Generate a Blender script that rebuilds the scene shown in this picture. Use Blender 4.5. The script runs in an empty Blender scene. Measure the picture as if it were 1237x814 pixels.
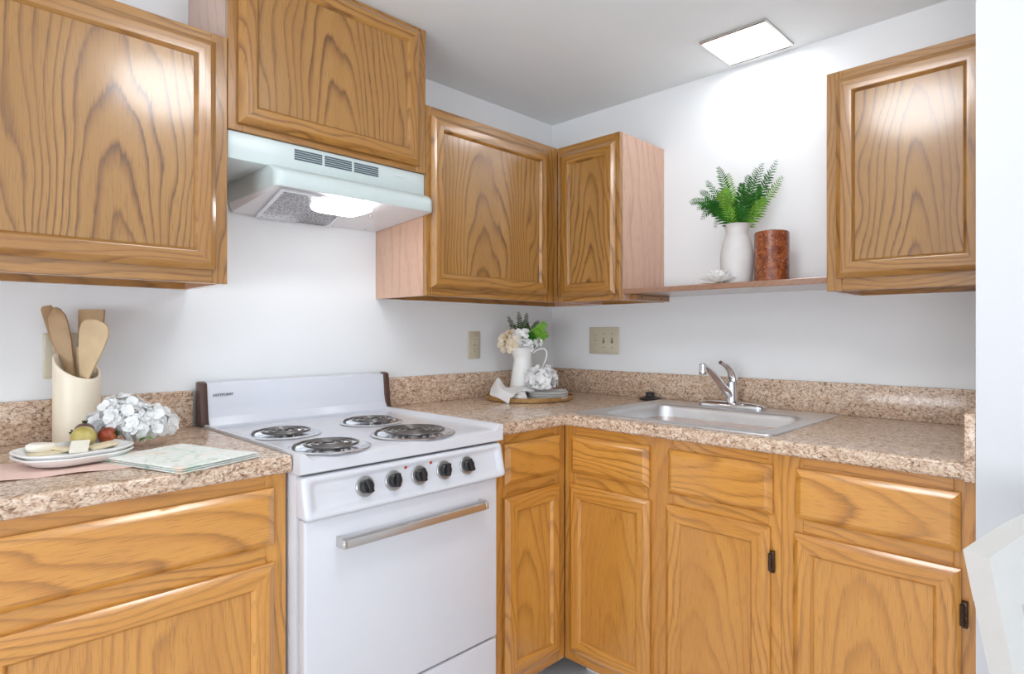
import bpy, bmesh, math, random
from mathutils import Vector, Matrix, noise

random.seed(7)
PI = math.pi
C = bpy.context.scene.collection
SC = bpy.context.scene

# ------------------------------------------------------------------ camera
cam_d = bpy.data.cameras.new('camera')
cam = bpy.data.objects.new('camera', cam_d)
C.objects.link(cam)
cam.location = (-2.1503, -1.9475, 1.1847)
cam.rotation_euler = (PI / 2, 0, math.radians(43.147 - 90))
cam_d.sensor_width = 36
cam_d.lens = 728.47 / 1237 * 36
cam_d.shift_x = (618.5 - 654.54) / 1237
cam_d.shift_y = (402.13 - 407) / 1237
cam_d.clip_start = 0.02
SC.camera = cam

# ------------------------------------------------------------------ world, lights, exposure
w = bpy.data.worlds.new('world')
SC.world = w
w.use_nodes = True
w.node_tree.nodes['Background'].inputs[0].default_value = (.80, .88, 1, 1)
w.node_tree.nodes['Background'].inputs[1].default_value = 1.0
SC.view_settings.view_transform = 'Standard'
SC.view_settings.look = 'None'
SC.view_settings.exposure = 0.37
SC.view_settings.gamma = 1
SC.view_settings.use_curve_mapping = False

L_CEIL = 13      # kitchen ceiling lamp
L_WALLSPOT = 9.0  # small recessed lamp by the sink wall
L_HOOD = 7.8      # cooker hood lamp
def area(name, loc, target, sx, sy, power, col):
    d = bpy.data.lights.new(name, 'AREA')
    d.shape = 'RECTANGLE'; d.size = sx; d.size_y = sy; d.energy = power; d.color = col
    o = bpy.data.objects.new(name, d); C.objects.link(o)
    o.location = loc
    o.rotation_euler = (Vector(target) - Vector(loc)).to_track_quat('-Z', 'Y').to_euler()
    return o
area('window_upfill', (-4.75, -2.4, .95), (0, -1.9, 8.0), 2.3, 1.3, 68, (.91, .95, 1))  # added fill outside the unseen side window, tilted up to brighten the ceiling
area('rear_window_upfill', (-2.1, -4.75, .95), (-1.7, 0, 8.0), 2.6, 1.3, 16, (.91, .95, 1))  # second added fill, at the unseen rear window, also aimed at the ceiling


# ------------------------------------------------------------------ node helpers
class NT:
    def __init__(s, name):
        s.m = bpy.data.materials.new(name); s.m.use_nodes = True
        s.t = s.m.node_tree
        s.b = s.t.nodes['Principled BSDF']
    def n(s, typ, **kw):
        nd = s.t.nodes.new(typ)
        for k, v in kw.items(): setattr(nd, k, v)
        return nd
    def set(s, sock, v):
        if hasattr(v, 'is_output') or isinstance(v, bpy.types.NodeSocket): s.t.links.new(v, sock)
        else: sock.default_value = v
    def math(s, op, a, b=None, c=None):
        nd = s.n('ShaderNodeMath', operation=op)
        for i, v in enumerate((a, b, c)):
            if v is not None: s.set(nd.inputs[i], v)
        return nd.outputs[0]
    def comb(s, x, y, z):
        nd = s.n('ShaderNodeCombineXYZ')
        for i, v in enumerate((x, y, z)): s.set(nd.inputs[i], v)
        return nd.outputs[0]
    def noise(s, vec, scale, detail=2, rough=.5, dist=0):
        nd = s.n('ShaderNodeTexNoise')
        s.set(nd.inputs['Vector'], vec); nd.inputs['Scale'].default_value = scale
        nd.inputs['Detail'].default_value = detail; nd.inputs['Roughness'].default_value = rough
        nd.inputs['Distortion'].default_value = dist
        return nd.outputs['Fac']
    def ramp(s, f, stops, interp='LINEAR'):
        nd = s.n('ShaderNodeValToRGB'); nd.color_ramp.interpolation = interp
        e = nd.color_ramp.elements
        while len(e) < len(stops): e.new(.5)
        for k, (p, c) in enumerate(stops):
            e[k].position = p; e[k].color = (*c, 1) if len(c) == 3 else c
        s.set(nd.inputs[0], f)
        return nd.outputs[0]
    def mix(s, f, a, b, typ='MIX'):
        nd = s.n('ShaderNodeMix', data_type='RGBA', blend_type=typ)
        s.set(nd.inputs[0], f); s.set(nd.inputs[6], a); s.set(nd.inputs[7], b)
        return nd.outputs[2]
    def bump(s, h, strength, dist=.001):
        nd = s.n('ShaderNodeBump'); nd.inputs['Strength'].default_value = strength
        nd.inputs['Distance'].default_value = dist
        s.set(nd.inputs['Height'], h); s.t.links.new(nd.outputs[0], s.b.inputs['Normal'])


def lin(r, g, b):
    f = lambda c: (c / 255 / 12.92) if c / 255 <= .04045 else ((c / 255 + .055) / 1.055) ** 2.4
    return (f(r), f(g), f(b))


def plain(name, rgb, rough=.5, metal=0, spec=.5, var=.04, vscale=30, bump=0, coat=0, sss=0):
    t = NT(name)
    co = t.n('ShaderNodeTexCoord').outputs['Object']
    nz = t.noise(co, vscale, 3)
    a = tuple(c * (1 - var) for c in rgb); b = tuple(min(1, c * (1 + var)) for c in rgb)
    t.set(t.b.inputs['Base Color'], t.ramp(nz, [(.3, a), (.7, b)]))
    t.b.inputs['Roughness'].default_value = rough
    t.b.inputs['Metallic'].default_value = metal
    t.b.inputs['Specular IOR Level'].default_value = spec
    if coat:
        t.b.inputs['Coat Weight'].default_value = coat; t.b.inputs['Coat Roughness'].default_value = .12
    if bump: t.bump(nz, bump)
    if sss:
        t.b.inputs['Subsurface Weight'].default_value = sss
        t.b.inputs['Subsurface Radius'].default_value = (.02, .012, .006)
        t.b.inputs['Subsurface Scale'].default_value = .5
    return t.m


def emit(name, rgb, strength):
    t = NT(name)
    t.set(t.b.inputs['Base Color'], (.8, .8, .8, 1))
    t.set(t.b.inputs['Emission Color'], (*rgb, 1))
    t.b.inputs['Emission Strength'].default_value = strength
    return t.m


def oak(name, horiz, light, mid, dark, freq=75, contrast=1.0, patch=.5):
    """flat-sawn oak: nested arches of darker early wood, broken by fine pores along the grain"""
    t = NT(name)
    co = t.n('ShaderNodeTexCoord').outputs['Object']
    sp = t.n('ShaderNodeSeparateXYZ'); t.set(sp.inputs[0], co)
    rnd = t.n('ShaderNodeObjectInfo').outputs['Random']
    x, y, z = sp.outputs
    g, c = (x, z) if horiz else (z, x)
    c = t.math('ADD', c, t.math('MULTIPLY', y, .9))
    g = t.math('ADD', g, t.math('MULTIPLY', y, .15))
    off = t.math('MULTIPLY', rnd, 37.0)
    warp = t.noise(t.comb(t.math('MULTIPLY', c, 5.0), off, t.math('MULTIPLY', g, 1.6)), 1.0, 2)
    warp2 = t.noise(t.comb(t.math('MULTIPLY', c, 24.0), off, t.math('MULTIPLY', g, 5.0)), 1.0, 3)
    cw = t.math('ADD', c, t.math('MULTIPLY', t.math('SUBTRACT', warp, .5), .20))
    cw = t.math('ADD', cw, t.math('MULTIPLY', t.math('SUBTRACT', rnd, .5), .16))
    d = t.math('MULTIPLY_ADD', g, .13, t.math('MULTIPLY_ADD', rnd, .05, .05))
    v = t.math('SQRT', t.math('ADD', t.math('MULTIPLY', cw, cw), t.math('MULTIPLY', d, d)))
    v = t.math('MULTIPLY_ADD', warp2, .012, v)
    jag = t.noise(t.comb(t.math('MULTIPLY', c, 330.0), off, t.math('MULTIPLY', g, 9.0)), 1.0, 2)
    v = t.math('MULTIPLY_ADD', jag, .0042, v)
    f = t.math('FRACT', t.math('MULTIPLY', v, freq))
    lo = tuple(l + (dk - l) * contrast for l, dk in zip(light, dark))
    ml = tuple(l + (m_ - l) * contrast for l, m_ in zip(light, mid))
    ring = t.ramp(f, [(0, light), (.50, light), (.70, ml), (.86, lo), (.92, ml), (1, light)])
    fade = t.noise(t.comb(t.math('MULTIPLY', c, 8.0), t.math('ADD', off, 5.0), t.math('MULTIPLY', g, 3.0)), 1.0, 2)
    ring = t.mix(t.ramp(fade, [(.36, (patch, patch, patch)), (.60, (0, 0, 0))]), ring, (*[.65 * a_ + .35 * b_ for a_, b_ in zip(light, ml)], 1))
    # broad plank-to-plank tone and fine pores
    tone = t.noise(t.comb(t.math('MULTIPLY', c, 9.0), off, t.math('MULTIPLY', g, .7)), 1.0, 2)
    ring = t.mix(t.ramp(tone, [(.35, (0, 0, 0)), (.7, (1, 1, 1))]), ring, t.mix(.55, ring, (*mid, 1)))
    pores = t.noise(t.comb(t.math('MULTIPLY', c, 620.0), off, t.math('MULTIPLY', g, 22.0)), 1.0, 2, .6)
    pm = t.ramp(pores, [(.30, (.62, .58, .54)), (.46, (1, 1, 1))])
    col = t.mix(.75, ring, pm, 'MULTIPLY')
    t.set(t.b.inputs['Base Color'], col)
    t.set(t.b.inputs['Roughness'], t.math('MULTIPLY_ADD', pores, .14, .24))
    t.b.inputs['Specular IOR Level'].default_value = .5
    t.b.inputs['Coat Weight'].default_value = .9
    t.b.inputs['Coat Roughness'].default_value = .14
    t.bump(pores, .12, .0006)
    return t.m


def granite(name):
    t = NT(name)
    co = t.n('ShaderNodeTexCoord').outputs['Object']
    mp = t.n('ShaderNodeMapping'); mp.inputs['Scale'].default_value = (1, 1, 1.5); t.set(mp.inputs[0], co); cv = mp.outputs[0]
    big = t.noise(cv, 27, 3, .55, 2.8)
    sm = t.noise(cv, 60, 3, .6, 2.4)
    dk = t.noise(cv, 38, 2, .5, 3.6)
    base = t.ramp(big, [(.30, lin(132, 98, 74)), (.41, lin(178, 142, 114)), (.50, lin(206, 174, 146)), (.60, lin(224, 200, 176)), (.72, lin(238, 224, 208))])
    fl = t.ramp(sm, [(.36, lin(122, 90, 68)), (.45, lin(196, 162, 134)), (.56, lin(234, 216, 196))])
    col = t.mix(.42, base, fl)
    ck = t.ramp(dk, [(.36, (.34, .26, .20)), (.42, (1, 1, 1))])
    col = t.mix(.85, col, ck, 'MULTIPLY')
    t.set(t.b.inputs['Base Color'], col)
    t.b.inputs['Roughness'].default_value = .2
    t.b.inputs['Specular IOR Level'].default_value = .55
    return t.m


M = {}
UL, UM, UD = lin(174, 124, 58), lin(150, 100, 40), lin(80, 46, 16)      # wall cabinets: same oak as the bases, dimmer light painted in as brown
BL, BM, BD = lin(216, 152, 66), lin(184, 118, 40), lin(112, 64, 18)      # base cabinets: honey oak, brighter light painted into the colour
M['oak_v'] = oak('shaded_oak_vertical_grain', False, UL, UM, UD, 58, .85)
M['oak_h'] = oak('shaded_oak_horizontal_grain', True, UL, UM, UD, 58, .85)
M['oak_panel'] = oak('shaded_oak_panel_grain', False, lin(170, 124, 62), lin(146, 100, 44), lin(76, 44, 18), 56, .95, .45)
M['lit_honey_v'] = oak('lit_honey_oak_vertical_grain', False, BL, BM, BD, 58, .62, .6)
M['lit_honey_h'] = oak('lit_honey_oak_horizontal_grain', True, BL, BM, BD, 52, .66, .55)
M['lit_honey_panel'] = oak('lit_honey_oak_panel_grain', False, lin(212, 150, 66), lin(186, 120, 44), lin(122, 72, 22), 50, .5, .75)
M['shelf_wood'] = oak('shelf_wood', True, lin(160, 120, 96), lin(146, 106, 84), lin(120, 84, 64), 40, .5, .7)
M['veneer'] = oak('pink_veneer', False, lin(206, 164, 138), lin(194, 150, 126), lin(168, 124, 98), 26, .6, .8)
M['granite'] = granite('granite_laminate')
M['wall'] = plain('painted_wall', lin(236, 238, 239), .6, var=.008, vscale=4, bump=.02)
M['partition'] = plain('darkened_partition', lin(212, 213, 216), .6, var=.008, vscale=4, bump=.02)  # wall paint again, darkened to offset the strong light falling on it
M['ceiling'] = plain('painted_ceiling', lin(238, 243, 244), .7, var=.01, vscale=5)
M['floor'] = plain('pale_vinyl_floor', lin(238, 234, 234), .35, var=.04, vscale=9)
M['enamel'] = plain('white_enamel', lin(217, 217, 222), .16, var=.006)
M['enamel_grey'] = plain('backguard_enamel', lin(222, 225, 234), .2, var=.006)
M['hood'] = plain('hood_paint', lin(202, 213, 211), .3, var=.01)
M['hood_under'] = plain('hood_inner_paint', lin(232, 232, 234), .35, var=.01)
M['dark_gap'] = plain('dark_recess', (.012, .011, .010), .7)
M['slot'] = plain('vent_slot_dark', lin(78, 92, 100), .6)
M['chrome'] = plain('chrome', (.78, .78, .80), .10, 1, var=.02)
M['steel'] = plain('brushed_stainless', (.78, .79, .80), .40, 1, var=.05, vscale=14)
M['handle_metal'] = plain('satin_metal', (.62, .60, .58), .25, 1, var=.03)
M['dial_metal'] = plain('dial_metal', (.42, .41, .40), .3, .9, var=.03)
M['mesh_filter'] = None
M['black'] = plain('black_plastic', (.015, .014, .014), .3)
M['rubber'] = plain('black_rubber', (.03, .028, .027), .5)
M['brown_cap'] = plain('brown_end_cap', lin(84, 58, 48), .28, var=.1)
M['coil'] = plain('burner_coil', lin(112, 108, 106), .28, .75, var=.2)
M['drip'] = plain('drip_pan_chrome', (.74, .74, .75), .14, 1, var=.05)
M['hinge'] = plain('dark_hinge', lin(70, 52, 40), .35, .7)
M['cream_plate'] = plain('beige_wall_plate', lin(206, 198, 176), .4, var=.02)
M['beige_dark'] = plain('beige_slot', lin(128, 116, 92), .5)
M['white_plastic'] = plain('white_plastic', lin(238, 238, 238), .35)
M['red'] = plain('red_indicator', lin(170, 40, 36), .25)
M['print'] = plain('printed_marks', lin(92, 90, 92), .5)
M['print_pale'] = plain('embossed_badge_marks', lin(150, 162, 162), .4)
M['ceramic'] = plain('white_ceramic', lin(240, 240, 238), .18, var=.005)
M['vase'] = plain('chalky_vase', lin(216, 212, 210), .55, var=.04, vscale=20)
M['jug'] = plain('white_enamel_jug', lin(240, 239, 236), .25, var=.008)
M['crock'] = plain('cream_crock', lin(240, 228, 206), .35, var=.015)
M['bamboo'] = plain('bamboo', lin(204, 178, 140), .5, var=.08, vscale=25)
M['bamboo_dark'] = plain('bamboo_darker', lin(178, 146, 108), .5, var=.08, vscale=25)
M['brass'] = plain('brushed_brass', lin(216, 182, 130), .24, .85, var=.06)
M['petal'] = plain('white_petal', lin(252, 252, 251), .6, var=.02, vscale=60)
M['petal_cream'] = plain('cream_petal', lin(250, 238, 216), .6, var=.04, vscale=60)
M['petal_peach'] = plain('peach_petal', lin(244, 214, 160), .6, var=.06, vscale=60)
def thin(m, amount, rgb):
    nt = m.node_tree; out = nt.nodes['Material Output']; b = nt.nodes['Principled BSDF']
    tr = nt.nodes.new('ShaderNodeBsdfTranslucent'); tr.inputs[0].default_value = (*rgb, 1)
    mx = nt.nodes.new('ShaderNodeMixShader'); mx.inputs[0].default_value = amount
    nt.links.new(b.outputs[0], mx.inputs[1]); nt.links.new(tr.outputs[0], mx.inputs[2]); nt.links.new(mx.outputs[0], out.inputs[0])
    b.inputs['Specular IOR Level'].default_value = .15
thin(M['petal'], .22, (.95, .95, .95)); thin(M['petal_cream'], .22, (.95, .84, .66)); thin(M['petal_peach'], .22, (.92, .74, .42))
M['leaf'] = plain('fern_green', lin(40, 98, 26), .5, var=.3, vscale=18)
M['leaf_light'] = plain('light_fern_green', lin(108, 158, 50), .5, var=.25, vscale=18)
M['leaf_dark'] = plain('dark_leaf_green', lin(50, 70, 34), .5, var=.3, vscale=18)
for k_ in ('leaf', 'leaf_light', 'leaf_dark'): M[k_].node_tree.nodes['Principled BSDF'].inputs['Specular IOR Level'].default_value = .15
M['stem'] = plain('stem_green', lin(84, 110, 60), .5)
M['dark_seed'] = plain('dark_stamen', lin(60, 60, 58), .6)
M['napkin'] = plain('white_linen', lin(240, 238, 236), .8, var=.02, vscale=80, bump=.2)
M['pink'] = plain('pink_cloth', lin(248, 214, 200), .8, var=.03, vscale=60, bump=.2)
M['cheese'] = plain('white_cheese', lin(250, 244, 228), .5, var=.02)
M['cracker'] = plain('pale_cracker', lin(242, 226, 192), .7, var=.06, vscale=70, bump=.4)
M['chair'] = plain('white_chair_paint', lin(208, 205, 200), .35, var=.01)


def fruit_mat(name, a, b, c):
    t = NT(name)
    co = t.n('ShaderNodeTexCoord').outputs['Object']
    nz = t.noise(co, 26, 3, .55, .4)
    t.set(t.b.inputs['Base Color'], t.ramp(nz, [(.34, a), (.52, b), (.68, c)]))
    t.b.inputs['Roughness'].default_value = .28
    return t.m
M['fruit_plum'] = fruit_mat('plum_green_skin', lin(84, 56, 54), lin(120, 92, 84), lin(132, 128, 76))
M['fruit_olive'] = fruit_mat('yellow_olive_skin', lin(168, 150, 78), lin(190, 172, 98), lin(206, 188, 120))
M['fruit_red'] = fruit_mat('red_brown_skin', lin(96, 34, 22), lin(156, 66, 36), lin(192, 108, 60))


def candle_mat():
    t = NT('mottled_amber_wax')
    co = t.n('ShaderNodeTexCoord').outputs['Object']
    nz = t.noise(co, 42, 5, .65, 1.0)
    sp = t.noise(co, 190, 2, .5)
    a = t.ramp(nz, [(.32, lin(84, 36, 18)), (.5, lin(134, 68, 36)), (.66, lin(166, 98, 58))])
    a = t.mix(t.ramp(sp, [(.62, (0, 0, 0)), (.70, (1, 1, 1))]), a, (*lin(196, 146, 112), 1))
    t.set(t.b.inputs['Base Color'], a)
    t.b.inputs['Roughness'].default_value = .22
    t.bump(nz, .5, .003)
    return t.m
M['candle'] = candle_mat()


def filter_mat():
    t = NT('aluminium_mesh')
    co = t.n('ShaderNodeTexCoord').outputs['Object']
    v = t.n('ShaderNodeTexVoronoi'); v.inputs['Scale'].default_value = 190
    t.set(v.inputs['Vector'], co)
    t.set(t.b.inputs['Base Color'], t.ramp(v.outputs['Distance'], [(.1, (.78, .77, .8)), (.62, (.2, .19, .2))]))
    t.b.inputs['Metallic'].default_value = .75; t.b.inputs['Roughness'].default_value = .35
    t.bump(v.outputs['Distance'], .8, .002)
    return t.m
M['mesh_filter'] = filter_mat()


def towel_mat():
    t = NT('leaf_print_cloth')
    co = t.n('ShaderNodeTexCoord').outputs['Object']
    a = t.noise(co, 26, 2, .5, 2.2)
    b = t.noise(co, 15, 2, .5, 1.0)
    base = t.ramp(a, [(.34, lin(206, 226, 210)), (.43, lin(238, 244, 236)), (.58, lin(250, 249, 245)), (.72, lin(228, 240, 230))])
    col = t.mix(t.ramp(b, [(.58, (0, 0, 0)), (.66, (.7, .7, .7))]), base, (*lin(248, 220, 198), 1))
    t.set(t.b.inputs['Base Color'], col)
    t.b.inputs['Roughness'].default_value = .85
    return t.m
M['towel'] = towel_mat()


# ------------------------------------------------------------------ mesh helpers
class G:
    """collects shapes and links them as ONE mesh object"""
    def __init__(s): s.bm = bmesh.new()
    def add(s, vs, fs, mi=0, smooth=True, xf=None):
        bv = [s.bm.verts.new(xf @ Vector(v) if xf else v) for v in vs]
        out = []
        for f in fs:
            try:
                fc = s.bm.faces.new([bv[i] for i in f]); fc.material_index = mi; fc.smooth = smooth; out.append(fc)
            except ValueError: pass
        return out
    def box(s, x0, x1, y0, y1, z0, z1, mi=0, bev=0, seg=2, xf=None):
        t = bmesh.new()
        vs = [t.verts.new((x, y, z)) for x in (x0, x1) for y in (y0, y1) for z in (z0, z1)]
        for f in ((0, 1, 3, 2), (4, 6, 7, 5), (0, 4, 5, 1), (2, 3, 7, 6), (0, 2, 6, 4), (1, 5, 7, 3)):
            t.faces.new([vs[i] for i in f])
        if bev: bmesh.ops.bevel(t, geom=list(t.edges), offset=bev, segments=seg, affect='EDGES', profile=.5)
        s.merge(t, mi, xf)
    def merge(s, t, mi=0, xf=None, keep=False):
        bmesh.ops.recalc_face_normals(t, faces=t.faces)
        t.verts.index_update()
        mp = [s.bm.verts.new(xf @ v.co if xf else v.co) for v in t.verts]
        for f in t.faces:
            fc = s.bm.faces.new([mp[v.index] for v in f.verts]); fc.material_index = f.material_index if keep else mi; fc.smooth = True
        t.free()
    def loft(s, rings, mi=0, closed=True, cap0=False, cap1=False, mats=None, xf=None, loop=False):
        n = len(rings[0]); vs = [p for r in rings for p in r]; fs = []; ms = []
        bv = [s.bm.verts.new(xf @ Vector(v) if xf else v) for v in vs]
        R = len(rings)
        for r in range(R if loop else R - 1):
            for i in range(n if closed else n - 1):
                j = (i + 1) % n; r2 = (r + 1) % R
                try:
                    f = s.bm.faces.new([bv[r * n + i], bv[r * n + j], bv[r2 * n + j], bv[r2 * n + i]])
                    f.material_index = mats[i] if mats else mi; f.smooth = True
                except ValueError: pass
        for cap, r in ((cap0, 0), (cap1, R - 1)):
            if cap:
                ids = [bv[r * n + i] for i in range(n)]
                if r == 0: ids = ids[::-1]
                f = s.bm.faces.new(ids); f.material_index = mi; f.smooth = True
    def lathe(s, prof, n=40, c=(0, 0, 0), mi=0, xf=None, squash=None):
        rings = []
        for r, z in prof:
            rings.append([(c[0] + r * math.cos(2 * PI * k / n), c[1] + r * math.sin(2 * PI * k / n), c[2] + z) for k in range(n)])
        s.loft(rings, mi, True, prof[0][0] > 1e-6, prof[-1][0] > 1e-6, xf=xf)
    def tube(s, pts, rad, n=10, mi=0, flat=None, caps=True, xf=None):
        pts = [Vector(p) for p in pts]
        if not hasattr(rad, '__len__'): rad = [rad] * len(pts)
        up = Vector((0, 0, 1)); rings = []; prev = None
        for i, p in enumerate(pts):
            d = (pts[min(i + 1, len(pts) - 1)] - pts[max(i - 1, 0)]).normalized()
            if prev is None:
                a = d.cross(up)
                if a.length < 1e-3: a = d.cross(Vector((1, 0, 0)))
                a.normalize()
            else:
                a = (prev - d * prev.dot(d)).normalized()
            prev = a; b = d.cross(a)
            r = rad[i]; ra, rb = r if hasattr(r, '__len__') else (r, r)
            rings.append([tuple(p + a * ra * math.cos(2 * PI * k / n) + b * rb * math.sin(2 * PI * k / n)) for k in range(n)])
        s.loft(rings, mi, True, caps, caps, xf=xf)
    def prism(s, poly, axis, a, b, mi=0, bev=0, seg=2, xf=None):
        """poly: 2D points; axis the extrusion axis"""
        def P(u, v, t):
            return {'x': (t, u, v), 'y': (u, t, v), 'z': (u, v, t)}[axis]
        t = bmesh.new()
        A = [t.verts.new(P(u, v, a)) for u, v in poly]; B = [t.verts.new(P(u, v, b)) for u, v in poly]
        n = len(poly)
        t.faces.new(A); t.faces.new(B[::-1])
        for i in range(n): t.faces.new([A[i], A[(i + 1) % n], B[(i + 1) % n], B[i]])
        bmesh.ops.recalc_face_normals(t, faces=t.faces)
        if bev: bmesh.ops.bevel(t, geom=list(t.edges), offset=bev, segments=seg, affect='EDGES', profile=.5)
        s.merge(t, mi, xf)
    def build(s, name, mats, parent=None, loc=None, sharp=35, recalc=True):
        me = bpy.data.meshes.new(name)
        if recalc: bmesh.ops.recalc_face_normals(s.bm, faces=s.bm.faces)
        s.bm.to_mesh(me); s.bm.free()
        for m in (mats if isinstance(mats, (list, tuple)) else [mats]): me.materials.append(M[m] if isinstance(m, str) else m)
        me.set_sharp_from_angle(angle=math.radians(sharp))
        o = bpy.data.objects.new(name, me); C.objects.link(o)
        if parent: o.parent = parent
        if loc: o.location = loc
        return o


def tag(o, label, cat, group=None):
    o['label'] = label; o['category'] = cat
    if group: o['group'] = group
    return o
def thing(name, label, cat, loc=(0, 0, 0), rz=0, group=None):
    o = bpy.data.objects.new(name, None); C.objects.link(o)
    o.empty_display_size = .05
    o.location = loc; o.rotation_euler = (0, 0, rz)
    return tag(o, label, cat, group)
def struct(o): o['kind'] = 'structure'; return o
def rrect(x0, x1, y0, y1, r, z, n=6):
    pts = []
    for cx, cy, a0 in ((x1 - r, y1 - r, 0), (x0 + r, y1 - r, PI / 2), (x0 + r, y0 + r, PI), (x1 - r, y0 + r, 3 * PI / 2)):
        for k in range(n + 1):
            a = a0 + PI / 2 * k / n
            pts.append((cx + r * math.cos(a), cy + r * math.sin(a), z))
    return pts
def bez(p0, p1, p2, p3, n=12):
    p0, p1, p2, p3 = map(Vector, (p0, p1, p2, p3))
    return [p0 * (1 - t) ** 3 + p1 * 3 * t * (1 - t) ** 2 + p2 * 3 * t * t * (1 - t) + p3 * t ** 3 for t in [k / n for k in range(n + 1)]]
def copy_tree(o, parent=None):
    c = o.copy(); C.objects.link(c); c.parent = parent
    for ch in list(o.children): copy_tree(ch, c)
    return c
def text_mesh(name, body, size, mat, parent, loc, rot, extrude=.0004, spacing=1.0):
    cu = bpy.data.curves.new(name, 'FONT'); cu.body = body; cu.size = size; cu.extrude = extrude
    cu.align_x = 'CENTER'; cu.align_y = 'CENTER'; cu.space_character = spacing
    tmp = bpy.data.objects.new('lettering_source', cu); C.objects.link(tmp)
    bpy.context.view_layer.update()
    me = bpy.data.meshes.new_from_object(tmp.evaluated_get(bpy.context.evaluated_depsgraph_get()))
    bpy.data.objects.remove(tmp); me.materials.clear(); me.materials.append(M[mat]); me.name = name
    o = bpy.data.objects.new(name, me); C.objects.link(o)
    o.parent = parent; o.location = loc; o.rotation_euler = rot
    return o


# ------------------------------------------------------------------ the room
ZC = 2.181
g = G(); g.box(-4.7, .12, -4.7, .12, -.06, 0); struct(g.build('floor', 'floor'))
g = G(); g.box(-4.7, .12, -4.7, .12, ZC, ZC + .06); struct(g.build('ceiling', 'ceiling'))
g = G(); g.box(-4.7, .12, 0, .12, 0, ZC); struct(g.build('wall_left', 'wall'))
g = G(); g.box(0, .12, -4.7, 0, 0, ZC); struct(g.build('wall_right', 'wall'))
g = G(); g.box(-.642, 0, -1.872, -1.7515, 0, ZC); struct(g.build('wall_partition', 'partition'))
# the two walls behind the camera, with the windows the upward fill shines through
g = G()
g.box(-4.7, -4.6, -4.7, -3.6, 0, ZC); g.box(-4.7, -4.6, -1.2, 0, 0, ZC)
g.box(-4.7, -4.6, -3.6, -1.2, 0, .2); g.box(-4.7, -4.6, -3.6, -1.2, 1.85, ZC)
struct(g.build('wall_side', 'wall'))
g = G()
g.box(-4.6, -3.5, -4.7, -4.6, 0, ZC); g.box(-.7, 0, -4.7, -4.6, 0, ZC)
g.box(-3.5, -.7, -4.7, -4.6, 0, .2); g.box(-3.5, -.7, -4.7, -4.6, 1.85, ZC)
struct(g.build('wall_rear', 'wall'))


for k, (vert, a0, a1) in enumerate(((True, -3.6, -1.2), (False, -3.5, -.7))):
    g = G()
    for p, q_, z0, z1 in ((a0, a1, .2, .26), (a0, a1, 1.79, 1.85), (a0, a0 + .05, .26, 1.79), (a1 - .05, a1, .26, 1.79), ((a0 + a1) / 2 - .025, (a0 + a1) / 2 + .025, .26, 1.79)):
        if vert: g.box(-4.68, -4.61, p, q_, z0, z1)
        else: g.box(p, q_, -4.68, -4.61, z0, z1)
    struct(g.build('window_%d' % (k + 1), 'white_plastic'))


# ------------------------------------------------------------------ cabinets
def door_rings(W, H, prof):
    rings = []
    for d, h in prof:
        x, z = W / 2 - d, H / 2 - d
        rings.append([(-x, -h, -z), (x, -h, -z), (x, -h, z), (-x, -h, z)])
    return rings
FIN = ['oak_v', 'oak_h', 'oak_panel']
def panel_door(parent, x0, x1, z0, z1, yf, hinge=None, name='door'):
    W, H = x1 - x0, z1 - z0
    g = G()
    g.loft(door_rings(W, H, [(0, 0), (0, .010), (.004, .0135), (.012, .019), (.015, .0205), (.040, .0205), (.0435, .0195), (.047, .0155), (.050, .011), (.050, 0)]),
           mats=[1, 0, 1, 0], loop=True)
    d = g.build(name, FIN[:2], parent, ((x0 + x1) / 2, yf - .0012, (z0 + z1) / 2), sharp=22)
    g = G(); g.box(-W / 2 + .0495, W / 2 - .0495, -.0112, -.003, -H / 2 + .0495, H / 2 - .0495, bev=.0012, seg=1)
    g.build('panel', FIN[2], d)
    if hinge:
        side, zs = hinge
        for z in zs:
            h = G()
            xx = side * (W / 2 + .006)
            h.box(xx - .0055, xx + .0055, -.011, .0005, z - .028, z + .028, bev=.002)
            h.tube([(xx - side * .004, -.012, z - .022), (xx - side * .004, -.012, z + .022)], .0045, 8)
            for k in (-.016, 0, .016): h.lathe([(.0, -.002), (.003, -.002), (.003, .002), (0, .002)], 8, (xx, -.012, z + k))
            h.build('hinge', 'hinge', d)
    return d
def drawer_front(parent, x0, x1, z0, z1, yf, name='drawer_front'):
    W, H = x1 - x0, z1 - z0
    g = G()
    g.loft(door_rings(W, H, [(0, 0), (0, .009), (.004, .0125), (.013, .0185), (.016, .020)]), cap0=True, cap1=True)
    return g.build(name, FIN[1], parent, ((x0 + x1) / 2, yf - .0012, (z0 + z1) / 2), sharp=22)
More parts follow.
